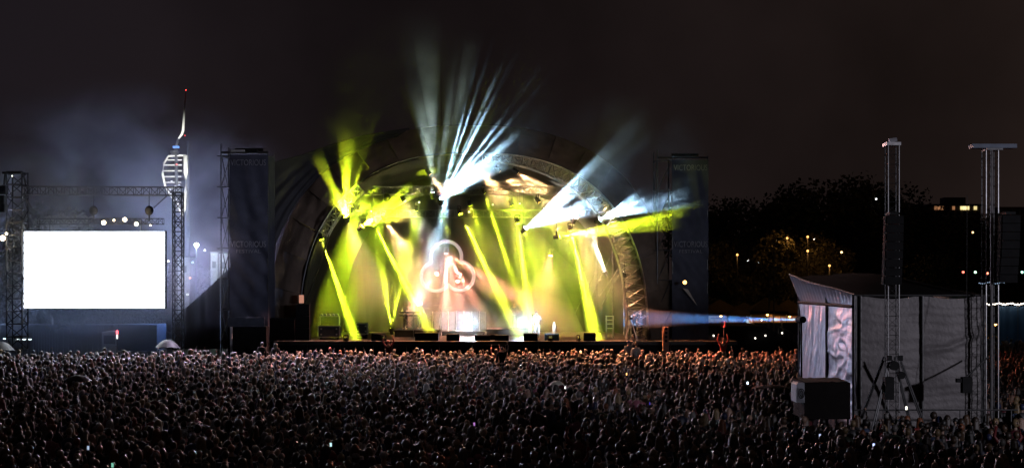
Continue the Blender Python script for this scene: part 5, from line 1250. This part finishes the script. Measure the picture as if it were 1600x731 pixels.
for px, py, Y, c, s, l in ((138, 699, 32, (.6, .75, 1), .8, 'phone held up, glowing bluish, low below the screen'), (883, 605, 51, (1, 1, 1), 2, 'phone lamp glowing white beside the pale umbrella'), (1168, 598, 53, (.7, .85, 1), 6, 'phone lamp shining below the black platform'),
                           (1016, 630, 46, (.06, .06, 1), 1.2, 'phone glowing deep blue below the arch leg'), (1281, 680, 36.5, (.6, .7, 1), 1, 'phone glowing pale blue below the emblem case'), (83, 602, 52, (.7, .8, 1), 1.5, 'phone glowing white beside the black umbrella'), (1416, 637, 41.3 - 1.6, (1, .95, .8), 4, 'tiny lamp glowing at the foot of the grey tent'),
                           (517, 694, 33.5, (.6, .9, .9), 1.2, 'tiny phone glow low below the flight cases'), (741, 662, 38, (.7, .3, .8), .6, 'phone glowing violet beside the tiny shiny umbrella'), (1365, 695, 33, (.5, .6, 1), 2, 'tiny bluish phone glow below the slim mast'), (176, 726, 29.5, (.3, .8, .6), .8, 'phone glowing green at the very bottom edge'), (979, 584, 57, (1, .5, .15), 2.5, 'small orange glow in the crowd below the arch leg')):
    p = P(px, py, Y); t = Th('phone', p, l, 'phone', None); t.part('case', MB().box(p + Vector((0, -.006, 0)), (.062, .008, .11)), BLK); t.part('display', MB().box(p - Vector((0, .0125, 0)), (.056, .004, .1)), glow('ph%d' % px, c, s * .8))
# ------------------------------------------------------------ drifting smoke by the screen
cloud(P(170, 310, 90), (15, 7, 9), .11, 'bluish smoke drifting over the white screen', ns=.2, mn_=.03, lo_=.4, hi_=.75)
cloud(P(330, 400, 87), (7, 6, 9), .08, 'bluish smoke between spire tower and scaffold tower', seed=3, ns=.3, mn_=.1)
cloud(P(170, 500, 86), (19, 6, 5.5), .09, 'low bluish haze under the white screen', seed=5, mn_=.4)
cloud(P(150, 380, 75), (12, 2.4, 7), .035, 'thin haze drifting before the screen truss', seed=11, ns=.25)
for px, py, Y, tx_, ty_, c, E in ((250, 500, 100, 230, 250, (.42, .55, 1), 15), (90, 500, 100, 120, 260, (.4, .55, 1), 14), (335, 520, 94, 330, 340, (.55, .56, 1), 13), (-20, 500, 98, 100, 400, (.4, .55, 1), 9),
                                  (20, 470, 93.5, 200, 520, (.3, .45, 1), 1.6), (300, 470, 93.5, 150, 520, (.3, .45, 1), 1.6)):
    lamp('SPOT', P(px, py, Y), c, E * K, P(tx_, ty_, 88), .3, 95, 1, 'added_smoke_light')  # added lamps without fixtures, turning the smoke by the screen blue
lamp('SPOT', (30, 14, 9), (.85, .82, .95), 9500, (14.2, 42, 5), .5, 34, 1, 'added_floodlight')  # added lamp out of view, brightening the grey tent front and masts
